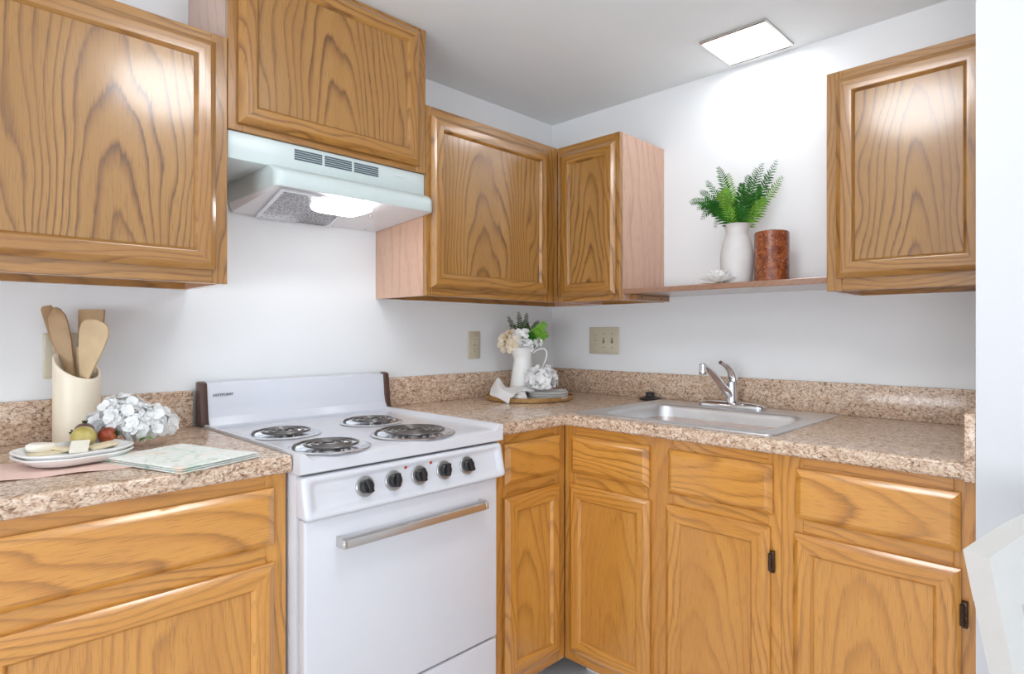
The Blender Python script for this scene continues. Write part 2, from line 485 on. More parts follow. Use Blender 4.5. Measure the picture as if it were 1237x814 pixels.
def cabinet(name, label, loc, rz, W, H, D, stiles, rails, cat='cabinet', open_bottom=True, toe=0, group=None):
    """local frame: x along the front, front at y = -D, z up from the cabinet's own bottom"""
    t = thing(name, label, cat, loc, rz, group)
    g = G(); lip = .022 if not toe else 0
    T = .016
    g.box(0, T, -D + .019, 0, toe, H); g.box(W - T, W, -D + .019, 0, toe, H)
    g.box(T, W - T, -D + .019, -.006, toe + lip, toe + lip + T); g.box(T, W - T, -D + .019, -.006, H - T - .002, H - .002)
    g.box(T, W - T, -.006, 0, toe, H)
    if toe: g.box(0, T, -D + .13, 0, 0, toe); g.box(W - T, W, -D + .13, 0, 0, toe)
    g.build('carcass', 'veneer', t)
    g = G()
    for x0, x1, z0, z1 in stiles: g.box(x0, x1, -D, -D + .019, z0, z1, 0, .0012, 1)
    for x0, x1, z0, z1 in rails: g.box(x0, x1, -D + .0003, -D + .019, z0, z1, 1, .0012, 1)
    g.build('face_frame', FIN[:2], t)
    if lip:
        g = G(); g.box(T, W - T, -.03, -.008, 0, lip); g.build('hanging_rail', 'oak_h', t)
    if toe:
        g = G(); g.box(0, W, -D + .115, -D + .13, 0, toe); o = g.build('toe_kick', 'white_plastic', t)
    return t

DU = .308; ZU, ZT = 1.309, 1.938; HU = ZT - ZU
# upper cabinet left of the hood
x0 = -2.60; W = -1.576 - x0
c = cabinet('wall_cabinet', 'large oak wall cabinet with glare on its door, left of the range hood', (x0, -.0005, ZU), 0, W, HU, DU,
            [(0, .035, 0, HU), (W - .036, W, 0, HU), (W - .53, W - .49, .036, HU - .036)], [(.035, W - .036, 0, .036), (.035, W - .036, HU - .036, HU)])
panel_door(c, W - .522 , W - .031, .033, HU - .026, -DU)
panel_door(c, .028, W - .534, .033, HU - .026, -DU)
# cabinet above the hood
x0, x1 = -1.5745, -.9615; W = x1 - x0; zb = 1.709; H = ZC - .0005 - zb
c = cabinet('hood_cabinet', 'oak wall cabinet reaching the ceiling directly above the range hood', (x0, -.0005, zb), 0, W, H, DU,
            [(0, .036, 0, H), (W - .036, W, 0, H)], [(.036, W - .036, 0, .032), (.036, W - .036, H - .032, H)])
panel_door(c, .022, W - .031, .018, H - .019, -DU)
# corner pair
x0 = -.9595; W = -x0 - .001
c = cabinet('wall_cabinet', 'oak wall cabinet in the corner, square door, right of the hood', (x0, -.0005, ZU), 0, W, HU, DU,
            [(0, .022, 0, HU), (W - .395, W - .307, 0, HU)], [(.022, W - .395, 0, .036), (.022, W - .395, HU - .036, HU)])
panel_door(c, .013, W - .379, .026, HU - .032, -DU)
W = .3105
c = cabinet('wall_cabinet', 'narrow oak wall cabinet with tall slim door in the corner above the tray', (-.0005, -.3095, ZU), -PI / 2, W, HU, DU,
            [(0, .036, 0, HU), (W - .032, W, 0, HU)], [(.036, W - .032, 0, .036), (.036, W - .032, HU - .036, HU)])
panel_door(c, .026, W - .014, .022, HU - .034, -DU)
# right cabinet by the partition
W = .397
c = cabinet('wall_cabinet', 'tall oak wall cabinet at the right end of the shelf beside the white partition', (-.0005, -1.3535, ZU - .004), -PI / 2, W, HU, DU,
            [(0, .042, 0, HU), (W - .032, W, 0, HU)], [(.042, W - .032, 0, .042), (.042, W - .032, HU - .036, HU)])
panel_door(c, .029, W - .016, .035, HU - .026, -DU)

# base cabinets
FIN = ['lit_honey_v', 'lit_honey_h', 'lit_honey_panel']
DB = .607; HB = .8755; TOE = .087
def base(name, label, loc, rz, W, cols, seam=0):
    """cols: list of (x0, x1) of drawer+door columns"""
    xs = [0] + [v for cpl in cols for v in cpl] + [W]
    st = []
    for i in range(0, len(xs), 2): st.append((max(0, xs[i] - (.014 if i else 0)), min(W, xs[i + 1] + (.014 if i + 2 < len(xs) else 0)), TOE, HB))
    rl = []
    for i in range(len(st) - 1):
        a, b = st[i][1], st[i + 1][0]
        rl += [(a, b, TOE, TOE + .05), (a, b, HB - .045, HB), (a, b, .672, .732)]
    t = cabinet(name, label, loc, rz, W, HB, DB, st, rl, toe=TOE)
    return t
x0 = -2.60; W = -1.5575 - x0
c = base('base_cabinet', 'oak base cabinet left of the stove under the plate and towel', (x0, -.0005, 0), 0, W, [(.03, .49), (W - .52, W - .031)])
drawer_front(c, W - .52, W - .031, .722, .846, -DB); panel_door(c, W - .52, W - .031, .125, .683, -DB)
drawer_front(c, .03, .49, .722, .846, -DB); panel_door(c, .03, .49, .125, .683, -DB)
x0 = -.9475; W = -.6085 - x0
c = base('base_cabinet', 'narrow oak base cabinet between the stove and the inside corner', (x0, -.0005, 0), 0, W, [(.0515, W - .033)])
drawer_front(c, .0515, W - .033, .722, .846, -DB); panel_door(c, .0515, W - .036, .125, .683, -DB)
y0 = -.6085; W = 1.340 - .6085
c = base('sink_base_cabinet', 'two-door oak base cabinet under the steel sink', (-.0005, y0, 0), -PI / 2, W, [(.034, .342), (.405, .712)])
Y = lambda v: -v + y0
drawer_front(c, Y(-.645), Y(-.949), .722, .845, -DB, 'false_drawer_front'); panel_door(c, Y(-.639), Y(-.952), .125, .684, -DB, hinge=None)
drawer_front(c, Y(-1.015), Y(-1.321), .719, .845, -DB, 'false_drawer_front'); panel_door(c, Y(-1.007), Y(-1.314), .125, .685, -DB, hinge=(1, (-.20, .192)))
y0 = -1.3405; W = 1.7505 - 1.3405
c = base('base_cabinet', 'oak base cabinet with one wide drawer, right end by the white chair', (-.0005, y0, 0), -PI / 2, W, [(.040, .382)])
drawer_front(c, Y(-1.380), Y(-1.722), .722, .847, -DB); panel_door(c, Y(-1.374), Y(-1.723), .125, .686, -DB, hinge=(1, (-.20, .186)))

# ------------------------------------------------------------------ worktops
HT = .914; DT = .635
def slab(xs, ys, keep, bev_test, z0, z1):
    t = bmesh.new(); vt = {}
    def V(i, j, k):
        if (i, j, k) not in vt: vt[(i, j, k)] = t.verts.new((xs[i], ys[j], (z0, z1)[k]))
        return vt[(i, j, k)]
    cells = {(i, j) for i in range(len(xs) - 1) for j in range(len(ys) - 1) if keep((xs[i] + xs[i + 1]) / 2, (ys[j] + ys[j + 1]) / 2)}
    for i, j in cells:
        t.faces.new([V(i, j, 1), V(i + 1, j, 1), V(i + 1, j + 1, 1), V(i, j + 1, 1)])
        t.faces.new([V(i, j, 0), V(i, j + 1, 0), V(i + 1, j + 1, 0), V(i + 1, j, 0)])
        for di, dj, a, b in ((-1, 0, (0, 1), (0, 0)), (1, 0, (1, 0), (1, 1)), (0, -1, (0, 0), (1, 0)), (0, 1, (1, 1), (0, 1))):
            if (i + di, j + dj) not in cells:
                t.faces.new([V(i + a[0], j + a[1], 0), V(i + b[0], j + b[1], 0), V(i + b[0], j + b[1], 1), V(i + a[0], j + a[1], 1)])
    bmesh.ops.recalc_face_normals(t, faces=t.faces)
    ed = [e for e in t.edges if len(e.link_faces) == 2 and e.calc_face_angle(0) > .5 and abs(e.verts[0].co.z - e.verts[1].co.z) < 1e-5 and bev_test((e.verts[0].co + e.verts[1].co) / 2)]
    bmesh.ops.bevel(t, geom=ed, offset=.010, segments=4, affect='EDGES', profile=.5)
    return t
c = thing('worktop', 'short granite-pattern laminate worktop left of the stove', 'countertop', (-2.08, -.3, .8755))
g = G(); g.merge(slab([-2.60 , -1.5565], [-DT, -.001], lambda x, y: True, lambda m: m.y < -DT + .01, .8765, HT), xf=Matrix.Translation((2.08, .3, -.8755)))
g.build('slab', 'granite', c)
g = G(); g.box(-2.60 + 2.08, -1.567 + 2.08, .3 - .0195, .3 - .0005, HT - .8755 + .0003, 1.018 - .8755, bev=.002); g.build('backsplash', 'granite', c)
c = thing('worktop', 'L-shaped granite-pattern laminate worktop holding the sink and tray', 'countertop', (-.4, -.4, .8755))
xf = Matrix.Translation((.4, .4, -.8755))
g = G()
g.merge(slab([-.9475, -DT, -.575, -.062, -.0005], [-1.7505, -1.293, -.652, -DT, -.0005],
             lambda x, y: (y > -DT or x > -DT) and not (-.575 < x < -.062 and -1.293 < y < -.652),
             lambda m: (abs(m.x + DT) < .001 and m.y < -DT) or (abs(m.y + DT) < .001 and m.x < -DT), .8765, HT), xf=xf)
g.build('slab', 'granite', c)
g = G(); g.box(-.930, -.0005, -.0195, -.0005, HT + .0003, 1.019, bev=.002, xf=xf)
g.box(-.0195, -.0005, -1.7505, -.0197, HT + .0003, 1.019, bev=.002, xf=xf); g.build('backsplash', 'granite', c)
g = G(); g.box(-.640, -.0197, -1.7508, -1.7315, .8765, 1.019 - .001, bev=.0015, xf=xf); g.build('side_splash', 'granite', c)

# ------------------------------------------------------------------ stove
SX0, SX1 = -1.5535, -.9505; SXC = (SX0 + SX1) / 2
st = thing('stove', 'white free-standing electric stove with four coil burners and backguard', 'stove', (SXC, -.33, 0))
xf = Matrix.Translation((-SXC, .33, 0))
g = G(); g.box(SX0 + .003, SX1 - .003, -.638, -.012, .06, .872, bev=.003, xf=xf)
g.box(SX0 + .03, SX1 - .03, -.58, -.03, .0, .06, xf=xf); g.build('body', 'enamel', st)
# cooktop: shallow tray, raised left and right rims, front rolled over
g = G(); nx, ny = 60, 40; yb, yfr = -.055, -.668; rows = []
def cook(x, y):
    e = min(x - SX0, SX1 - x); s = max(0, min(1, 1 - (e - .006) / .026)); s = s * s * (3 - 2 * s)
    f = max(0, min(1, (y - yfr) / .02)); roll = (1 - f) ** 2
    b = max(0, min(1, 1 - (yb - y) / .02))
    return .9085 + .0125 * s + .008 * b * b - roll * .006 * (1 - s)
ux = [0, .003, .008, .013, .02, .027, .034] ; xsn = [SX0 + u for u in ux] + [SX0 + .034 + (SX1 - SX0 - .068) * k / 20 for k in range(1, 20)] + [SX1 - u for u in ux[::-1]]
ysn = [yfr + u for u in (0, .002, .005, .009, .014, .02)] + [yfr + .02 + (yb - .02 - yfr - .02) * k / 16 for k in range(1, 17)] + [yb - .01, yb]
top = [[(x, y, cook(x, y)) for x in xsn] for y in ysn]
g.loft([[(x, yfr + .003, .8735) for x in xsn]] + [[(x, yfr, .876) for x in xsn]] + top + [[(x, yb, .8735) for x in xsn]], closed=False, xf=xf)
for xx in (0, -1):
    col = [r[xx] for r in top]; lo = [(p[0], p[1], .8735) for p in col]
    g.loft([lo, col] if xx else [col, lo], closed=False, xf=xf)
g.build('cooktop', 'enamel', st, sharp=40)
def burner(cx, cy, R, turns):
    b = bpy.data.objects.new('burner', None)
    z0 = .9092
    g = G(); o = Vector((cx - SXC, cy + .33, z0))
    g.lathe([(R, .0), (R + .002, .0022), (R - .004, .0042), (R - .012, .0038), (R - .017, .0005), (R - .022, -.0002), (.02, -.0004), (.0, -.0004)], 48)
    # the drip pan is a dished ring seated on the cooktop
    pan = g.build('burner', 'drip', st, o)
    g = G(); pts = []
    r0, r1 = .016, R - .021
    N = int(turns * 28)
    for k in range(N + 1):
        t = k / N; a = 2 * PI * turns * t + .6
        r = r0 + (r1 - r0) * t
        pts.append((r * math.cos(a), r * math.sin(a), .0105))
    g.tube(pts, [(.0037, .0030)] * len(pts), 8)
    a = 2 * PI * turns + .6
    g.tube([(r1 * math.cos(a), r1 * math.sin(a), .0105), ((r1 + .006) * math.cos(a + .08), (r1 + .006) * math.sin(a + .08), .009), ((r1 + .010) * math.cos(a + .12), (r1 + .010) * math.sin(a + .12), .002)], .004, 8)
    g.build('coil', 'coil', pan)
    g = G()
    for k in range(3):
        a = 2 * PI * k / 3 + .4
        d = Vector((math.cos(a), math.sin(a), 0)); n = Vector((-d.y, d.x, 0)) * .0012
        p, q = d * .010, d * (R - .018)
        pr = [p - n, q - n, q + n, p + n]
        g.loft([[tuple(v + Vector((0, 0, .0003))) for v in pr], [tuple(v + Vector((0, 0, .0068))) for v in pr]], cap0=True, cap1=True)
    g.lathe([(0, .0003), (.012, .0003), (.012, .007), (0, .0075)], 20)
    g.build('coil_support', 'chrome', pan)
burner(-1.432, -.316, .092, 3.3)
burner(-1.153, -.293, .092, 3.3)
burner(-1.440, -.582, .094, 3.3)
burner(-1.185, -.560, .112, 4.3)
# backguard
g = G()
g.prism([(-.014, .905), (-.014, 1.040), (-.030, 1.042), (-.050, 1.036), (-.058, .965), (-.064, .940), (-.078, .918), (-.078, .905)], 'x', SX0 + .012, SX1 - .008, bev=.002, xf=xf)
bg = g.build('backguard', 'enamel_grey', st, sharp=50)
g = G()
for xa, xb in ((SX0 - .009, SX0 + .0125), (SX1 - .0085, SX1 + .012)):
    g2 = G()
    g2.prism([(-.022, .918), (-.022, 1.042), (-.034, 1.045), (-.054, 1.040), (-.066, .945), (-.070, .918)], 'x', xa, xb, bev=.003, xf=xf)
    g2.build('end_cap', 'brown_cap', st)
g.bm.free()
text_mesh('lettering', 'HOTPOINT', .011, 'print', bg, (-1.499 - SXC, -.0567 + .33, 1.004), (PI / 2 - .10, 0, 0), .0006)
# control panel: raised bead round a shallow sloping recess
g = G()
px0, px1 = SX0 + .004, SX1 - .003
def cp(d, off, top, bot):
    """ring of the panel inset by d, lying off mm in front of the sloping face"""
    pts = []
    zt, zb_ = top - d, bot + d
    for (x, z) in ((px0 + d * 1.3, zb_), (px1 - d * 1.3, zb_), (px1 - d * 1.3, zt), (px0 + d * 1.3, zt)):
        s = (.870 - z) / .10
        pts.append((x, -.664 - .022 * s - off, z))
    return pts
def rr(ring, r=.012, n=4):
    """round the corners of a 4-point ring"""
    out = []
    for i in range(4):
        p = Vector(ring[i]); a = (Vector(ring[i - 1]) - p).normalized() * r; b = (Vector(ring[(i + 1) % 4]) - p).normalized() * r
        for k in range(n + 1):
            t = k / n; out.append(tuple((p + a) * (1 - t) ** 2 + p * 2 * t * (1 - t) + (p + b) * t * t))
    return out
back = [(p[0], -.638, p[2]) for p in rr(cp(0, 0, .869, .773))]
g.loft([back, rr(cp(0, -.006, .869, .773)), rr(cp(.003, .001, .869, .773)), rr(cp(.008, .003, .869, .773)), rr(cp(.014, .001, .869, .773)), rr(cp(.019, -.004, .869, .773)), rr(cp(.024, -.006, .869, .773))], cap0=True, cap1=True, xf=xf)
cpn = g.build('control_panel', 'enamel', st, sharp=60)
def face_y(z): return -.664 - .022 * (.870 - z) / .10 + .006
tilt = math.atan2(.022, .10)
for i, kx in enumerate((-1.397, -1.319, -1.243, -1.165, -1.087)):
    kz = .8225
    rot = Matrix.Translation((kx - SXC, face_y(kz) + .33, kz)) @ Matrix.Rotation(PI / 2 - tilt, 4, 'X')
    g = G()
    g.lathe([(.0, 0), (.0245, 0), (.0245, .003), (.0225, .005), (.016, .0055), (.0, .0055)], 32)
    dial = g.build('knob', 'dial_metal', st); dial.matrix_local = rot
    g = G()
    for a in range(24):
        R = Matrix.Rotation(2 * PI * a / 24, 4, 'Z')
        g.box(-.0004, .0004, .018, .0215, .0052, .0056, xf=R)
    g.build('dial_marks', 'print', dial)
    g = G()
    g.lathe([(0, .005), (.0165, .005), (.0155, .016), (.013, .018), (0, .018)], 28)
    R = Matrix.Rotation((.3, -.15, .1, -.2, .25)[i], 4, 'Z')
    g.box(-.0055, .0055, -.0165, .0165, .010, .027, bev=.002, xf=R)
    g.build('grip', 'black', dial)
g = G()
for kx, kz in ((-1.281, .848), (-1.204, .848)):
    h = G(); h.lathe([(0, 0), (.0042, 0), (.0042, .002), (.003, .0035), (0, .004)], 16)
    o = h.build('indicator_light', 'red', st)
    o.matrix_local = Matrix.Translation((kx - SXC, face_y(kz) + .33 - .0005, kz)) @ Matrix.Rotation(PI / 2 - tilt, 4, 'X')
g.bm.free()
random.seed(3)
for kx in (-1.402, -1.324, -1.290, -1.246, -1.212, -1.168, -1.090):
    x = kx - SXC - .007; zz = .8585
    g = G(); g.box(x, x + .009 + .006 * random.random(), face_y(zz) + .33 - .0064, face_y(zz) + .33 - .0030, zz - .0009, zz + .0007)
    g.build('printed_mark', 'print', st)
# oven door, handle, drawer
g = G(); g.box(SX0 + .008, SX1 - .026, -.672, -.640, .318, .7715, bev=.006, seg=3, xf=xf); od = g.build('oven_door', 'enamel', st)
g = G()
hx0, hx1 = -1.472, -1.040
g.prism([(-.672, .700), (-.704, .700), (-.708, .702), (-.7065, .7195), (-.696, .723), (-.672, .724)], 'x', hx0, hx0 + .009, 0, .001, 1, xf=xf)
g.prism([(-.672, .700), (-.704, .700), (-.708, .702), (-.7065, .7195), (-.696, .723), (-.672, .724)], 'x', hx1 - .009, hx1, 0, .001, 1, xf=xf)
g.prism([(-.700, .7005), (-.7068, .7005), (-.7075, .7015), (-.7060, .7185), (-.7050, .7195), (-.696, .7225), (-.690, .7225)], 'x', hx0 + .0085, hx1 - .0085, 0, .0004, 1, xf=xf)
hd = g.build('handle', 'handle_metal', od)
g = G(); g.box(SX0 + .008, SX1 - .026, -.670, -.640, .075, .312, bev=.006, seg=3, xf=xf); g.build('storage_drawer', 'enamel', st)
g = G(); g.box(SX0 + .0045, SX1 - .004, -.6392, -.6385, .07, .871, xf=xf)
g.build('front_frame', 'enamel', st)

# ------------------------------------------------------------------ range hood
HX0, HX1 = -1.5735, -.9575; CX0 = -1.472
hd = thing('range_hood', 'pale grey-green range hood with lit lamp under the hood cabinet', 'range hood', (-1.265, -.0008, 1.55))
xf = Matrix.Translation((1.265, .0008, -1.55))
g = G()
g.box(HX0 + .001, HX1 - .003, -.300, -.001, 1.636, 1.7085, bev=.003, xf=xf)
# canopy: lofted sections from the upper box out to the lip and in to the underside
def sec(x0, x1, y, z, r=.02): return rrect(x0, x1, y, -.001, r, z, 5)
g.loft([rrect(CX0 + .004, HX1 - .003, -.300, -.001, .004, 1.640, 5), rrect(CX0 + .002, HX1 - .002, -.318, -.001, .012, 1.634, 5), rrect(CX0, HX1, -.340, -.001, .020, 1.626, 5),
        rrect(CX0, HX1, -.349, -.001, .024, 1.620, 5), rrect(CX0, HX1, -.353, -.001, .024, 1.611, 5), rrect(CX0, HX1, -.353, -.001, .024, 1.580, 5), rrect(CX0 + .002, HX1 - .001, -.350, -.001, .022, 1.576, 5)],
       cap0=True, xf=xf)
g.build('shell', 'hood', hd, sharp=40)
g = G()
g.loft([rrect(CX0 + .002, HX1 - .001, -.350, -.001, .022, 1.576, 5), [(p[0], p[1], 1.5765 + (p[1] + .343) * (-.0255 / .343)) for p in rrect(CX0 + .012, HX1 - .006, -.343, -.003, .014, 0, 5)]], cap1=True, xf=xf)
g.build('underside', 'hood_under', hd, sharp=30)
for k, (xa, xb) in enumerate(((-1.398, -1.317), (-1.309, -1.224), (-1.216, -1.134))):
    g = G()
    for j in range(5):
        z = 1.694 - .0062 * j
        g.box(xa, xb, -.3012, -.2995, z - .0021, z + .0021, xf=xf)
    g.build('louver_vent', 'slot', hd)
text_mesh('badge_mark', '~ - -~ - ~', .010, 'print_pale', hd, (-1.06 + 1.265, -.3006 + .0008, 1.682 - 1.55), (PI / 2, 0, 0), .0004)
# filter: framed aluminium mesh tilted in the underside
P = [Vector(v) for v in ((-1.450, -.334, 1.5760), (-1.228, -.334, 1.5760), (-1.146, -.010, 1.5518), (-1.392, -.010, 1.5518))]
nrm = (P[1] - P[0]).cross(P[3] - P[0]).normalized()
if nrm.z > 0: nrm = -nrm
cen = sum(P, Vector()) / 4
def q(s, o): return [tuple(p + (cen - p) * s + nrm * o) for p in P]
def ins(d, o):
    out = []
    for i in range(4):
        p = P[i]; a = (P[i - 1] - p).normalized(); b = (P[(i + 1) % 4] - p).normalized()
        out.append(tuple(p + (a + b) * d + nrm * o))
    return out
g = G(); g.loft([ins(0, .001), ins(0, .008), ins(.011, .008), ins(.011, .003)], xf=xf); fl = g.build('filter', 'chrome', hd, sharp=20)
g = G(); g.loft([ins(.0105, .0035), ins(.0105, .0055)], cap0=True, cap1=True, xf=xf); g.build('filter_mesh', 'mesh_filter', fl)
g = G()
lx0, lx1, ly0, ly1 = -1.310, -1.172, -.334, -.215
g.loft([rrect(lx0 - .006, lx1 + .006, ly0 - .004, ly1 + .006, .008, 1.571, 3), rrect(lx0, lx1, ly0, ly1, .010, 1.552, 3), rrect(lx0 + .012, lx1 - .012, ly0 + .012, ly1 - .012, .010, 1.545, 3)], cap0=True, cap1=True, xf=xf)
M['hood_glow'] = emit('lit_lens', (.97, .98, 1), L_HOOD)
g.build('lamp_lens', 'hood_glow', hd)
for x, y, z in ((-1.10, -.20, 1.5655), (-1.02, -.03, 1.553)):
    g = G(); g.lathe([(0, -.004), (.004, -.003), (.004, .002), (0, .002)], 10, (x, y, z), xf=xf)
    g.build('screw', 'handle_metal', hd)

# ------------------------------------------------------------------ ceiling lamps
def ceiling_lamp(label, cx, cy, s, strength, mat):
    t = thing('ceiling_light', label, 'ceiling light', (cx, cy, ZC - .02), 0)
    g = G(); h = s / 2
    g.loft([rrect(-h, h, -h, h, .004, .0195, 2), rrect(-h, h, -h, h, .004, .012, 2), rrect(-h + .006, h - .006, -h + .006, h - .006, .004, .009, 2), rrect(-h + .010, h - .010, -h + .010, h - .010, .003, .0145, 2), rrect(-h + .010, h - .010, -h + .010, h - .010, .003, .0195, 2)], loop=True)
    g.build('frame', 'handle_metal', t)
    M[mat] = emit(mat, (.95, .97, 1), strength)
    g = G(); k = h - .0105
    g.loft([rrect(-k, k, -k, k, .003, .019, 2), rrect(-k, k, -k, k, .003, .012, 2), rrect(-k + .01, k - .01, -k + .01, k - .01, .003, .010, 2)], cap0=True, cap1=True)
    g.build('diffuser', mat, t)
ceiling_lamp('small square lit ceiling light close to the sink wall', -.160, -1.045, .235, L_WALLSPOT, 'lit_diffuser_small')
t = thing('ceiling_light', 'round lit glass dome ceiling light over the middle of the kitchen floor', 'ceiling light', (-1.43, -1.36, ZC - .14), 0)
g = G(); g.lathe([(.10, .139), (.185, .139), (.188, .134), (.185, .128), (.10, .127)], 40); g.build('ceiling_pan', 'handle_metal', t)
M['lit_dome'] = emit('lit_dome', (.95, .97, 1), L_CEIL)
g = G(); g.lathe([(.150, .1265), (.172, .105), (.176, .080), (.160, .045), (.12, .018), (.06, .004), (0, 0)], 40); g.build('glass_dome', 'lit_dome', t)

# ------------------------------------------------------------------ wall plates
def plate(name, label, loc, rz, W, H):
    t = thing(name, label, 'electrical outlet', loc, rz)
    g = G(); g.loft([[(x, 0, z) for x, z, _ in rrect(-W / 2, W / 2, -H / 2, H / 2, .003, 0, 2)], [(x, -.003, z) for x, z, _ in rrect(-W / 2, W / 2, -H / 2, H / 2, .003, 0, 2)],
                     [(x, -.006, z) for x, z, _ in rrect(-W / 2 + .004, W / 2 - .004, -H / 2 + .004, H / 2 - .004, .003, 0, 2)]], cap0=True, cap1=True)
    g.build('cover_plate', 'cream_plate', t)
    return t
def duplex(t, cx):
    for s in (-1, 1):
        g = G(); zc = s * .020
        ring = lambda r, y: [(cx + r * .95 * math.cos(a), y, zc + max(-r * .8, min(r * .8, r * math.sin(a)))) for a in [2 * PI * k / 24 for k in range(24)]]
        g.loft([ring(.0175, -.0055), ring(.0175, -.0078), ring(.0165, -.0085)], cap0=True, cap1=True)
        r = g.build('receptacle', 'cream_plate', t)
        g = G()
        g.box(cx - .0075, cx - .0055, -.0089, -.0083, zc - .001, zc + .008); g.box(cx + .0055, cx + .0075, -.0089, -.0083, zc - .001, zc + .007)
        g.lathe([(0, -.0002), (.0025, -.0002), (.0025, .0004), (0, .0004)], 10, xf=Matrix.Translation((cx, -.0086, zc - .0075)) @ Matrix.Rotation(PI / 2, 4, 'X'))
        g.build('slots', 'beige_dark', r)
    g = G(); g.lathe([(0, -.001), (.0032, -.001), (.0026, .001), (0, .0012)], 10, xf=Matrix.Translation((cx, -.0066, 0)) @ Matrix.Rotation(PI / 2, 4, 'X')); g.build('screw', 'beige_dark', t)
def toggle(t, cx, mat='cream_plate'):
    g = G(); g.box(cx - .005, cx + .005, -.0067, -.0055, -.012, .012)
    a = g.build('switch_slot', 'beige_dark', t)
    g = G(); g.box(cx - .0035, cx + .0035, -.018, -.006, .001, .009, bev=.001); g.build('toggle', mat, t)
    for s in (-1, 1):
        g = G(); g.lathe([(0, -.001), (.003, -.001), (.0025, .001), (0, .0012)], 10, xf=Matrix.Translation((cx, -.0066, s * .030)) @ Matrix.Rotation(PI / 2, 4, 'X')); g.build('screw', 'beige_dark', t)
t = plate('wall_outlet', 'narrow beige duplex outlet on the wall left of the white jug', (-.493, -.0005, 1.134), 0, .068, .116); duplex(t, 0)
t = plate('outlet_switch_plate', 'wide beige plate with outlet and switches above the sink backsplash', (-.0005, -.314, 1.151), -PI / 2, .166, .120)
duplex(t, -.046); toggle(t, 0); toggle(t, .046)
t = plate('wall_outlet', 'beige outlet plate half hidden behind the utensil crock', (-1.868, -.0005, 1.127), 0, .070, .115); duplex(t, 0)

# ------------------------------------------------------------------ sink, faucet, stopper
sk = thing('kitchen_sink', 'stainless steel drop-in sink with one wide bowl', 'sink', (-.32, -.97, .914))
xf = Matrix.Translation((.32, .97, -.914))
ox = (-.592, -.043, -1.312, -.632); bx = (-.535, -.172, -1.258, -.708)
g = G(); N = 6
def ir(d, z, r): return rrect(bx[0] + d, bx[1] - d, bx[2] + d, bx[3] - d, r, z, N)
def orr(d, z, r): return rrect(ox[0] + d, ox[1] - d, ox[2] + d, ox[3] - d, r, z, N)
g.loft([orr(0, .9145, .025), orr(.002, .9175, .024), orr(.008, .919, .022), orr(.016, .9178, .020), ir(-.012, .9172, .07), ir(-.005, .9165, .065), ir(0, .912, .06), ir(.004, .90, .058), ir(.016, .785, .055), ir(.026, .762, .05), ir(.045, .752, .04), ir(.15, .750, .02)], cap1=True, xf=xf)
g.build('basin', 'steel', sk, sharp=40)
g = G(); g.lathe([(0, .0005), (.03, .0005), (.042, .001), (.044, .003), (.040, .0035), (.032, .002), (.012, .0018), (0, .0018)], 28, (-.35, -.985, .7505), xf=xf); g.build('drain', 'chrome', sk)

fc = thing('faucet', 'chrome single-lever kitchen faucet standing on the sink back rim', 'faucet', (-.105, -.965, .918))
FX = Vector((-.105, -.965, .918))
g = G()
def fr(hx, hy, r, z): return [(p[0], p[1], z) for p in rrect(-hx, hx, -hy, hy, r, 0, 5)]
g.loft([fr(.027, .125, .026, .0004), fr(.028, .126, .027, .008), fr(.025, .122, .024, .014), fr(.020, .10, .019, .019), fr(.016, .05, .015, .022)], cap0=True, cap1=True)
g.build('base_plate', 'chrome', fc, sharp=50)
g = G(); g.lathe([(.021, .018), (.021, .03), (.019, .034), (.0185, .085), (.0175, .092), (.010, .099), (0, .10)], 28); g.build('valve_body', 'chrome', fc)
SD = Vector((-.90, .43, 0)).normalized()
g = G()
pts = bez(Vector((0, 0, .036)), SD * .04 + Vector((0, 0, .070)), SD * .085 + Vector((0, 0, .138)), SD * .120 + Vector((0, 0, .146)), 14)
g.tube(pts, [(.0165 - .004 * k / 14, .0145 - .004 * k / 14) for k in range(15)], 14)
sp = g.build('spout', 'chrome', fc)
g = G(); e = SD * .124
g.lathe([(0, .120), (.0125, .120), (.0135, .123), (.0135, .138), (.0125, .141), (.0125, .156), (.010, .159), (0, .159)], 22, (e.x, e.y, 0)); g.build('aerator', 'chrome', sp)
g = G()
pts = bez(Vector((.004, -.002, .080)), Vector((.010, -.005, .120)), SD * .012 + Vector((0, 0, .150)), SD * .050 + Vector((0, 0, .162)), 14)
g.tube(pts, [(.0185 - .009 * (k / 14) ** 1.5, .0175 - .011 * (k / 14)) for k in range(15)], 14)
g.build('lever', 'chrome', fc)

sp = thing('sink_stopper', 'black rubber sink stopper on the worktop left of the sink', 'sink stopper', (-.062, -.592, HT))
g = G(); g.lathe([(0, .0005), (.030, .0005), (.042, .002), (.043, .007), (.036, .009), (.022, .012), (.018, .016), (.017, .022), (.019, .026), (.018, .029), (.010, .030), (0, .030)], 32)
g.build('rubber_body', 'rubber', sp)
g = G(); g.lathe([(0, .0301), (.013, .0301), (.012, .0318), (0, .032)], 24); g.build('knob_cap', 'black', sp)

# ------------------------------------------------------------------ shelf and what stands on it
SZ = 1.350
sh = thing('wall_shelf', 'long oak shelf on the wall between the corner cabinet and right cabinet', 'shelf', (-.14, -.986, 1.331))
g = G(); g.box(-.145, .1395, -.3665, .3655, 0, .019, bev=.0015, seg=1); g.build('board', 'shelf_wood', sh)
g = G(); g.box(-.10, .1395, .3405, .3655, -.0195, -.0003, bev=.001, seg=1)
for x in (-.06, .08): g.lathe([(0, -.001), (.003, -.001), (.003, .001), (0, .001)], 8, xf=Matrix.Translation((x, .3403, -.010)) @ Matrix.Rotation(PI / 2, 4, 'X'), mi=1)
g.build('cleat', ['oak_h', 'dark_gap'], sh)

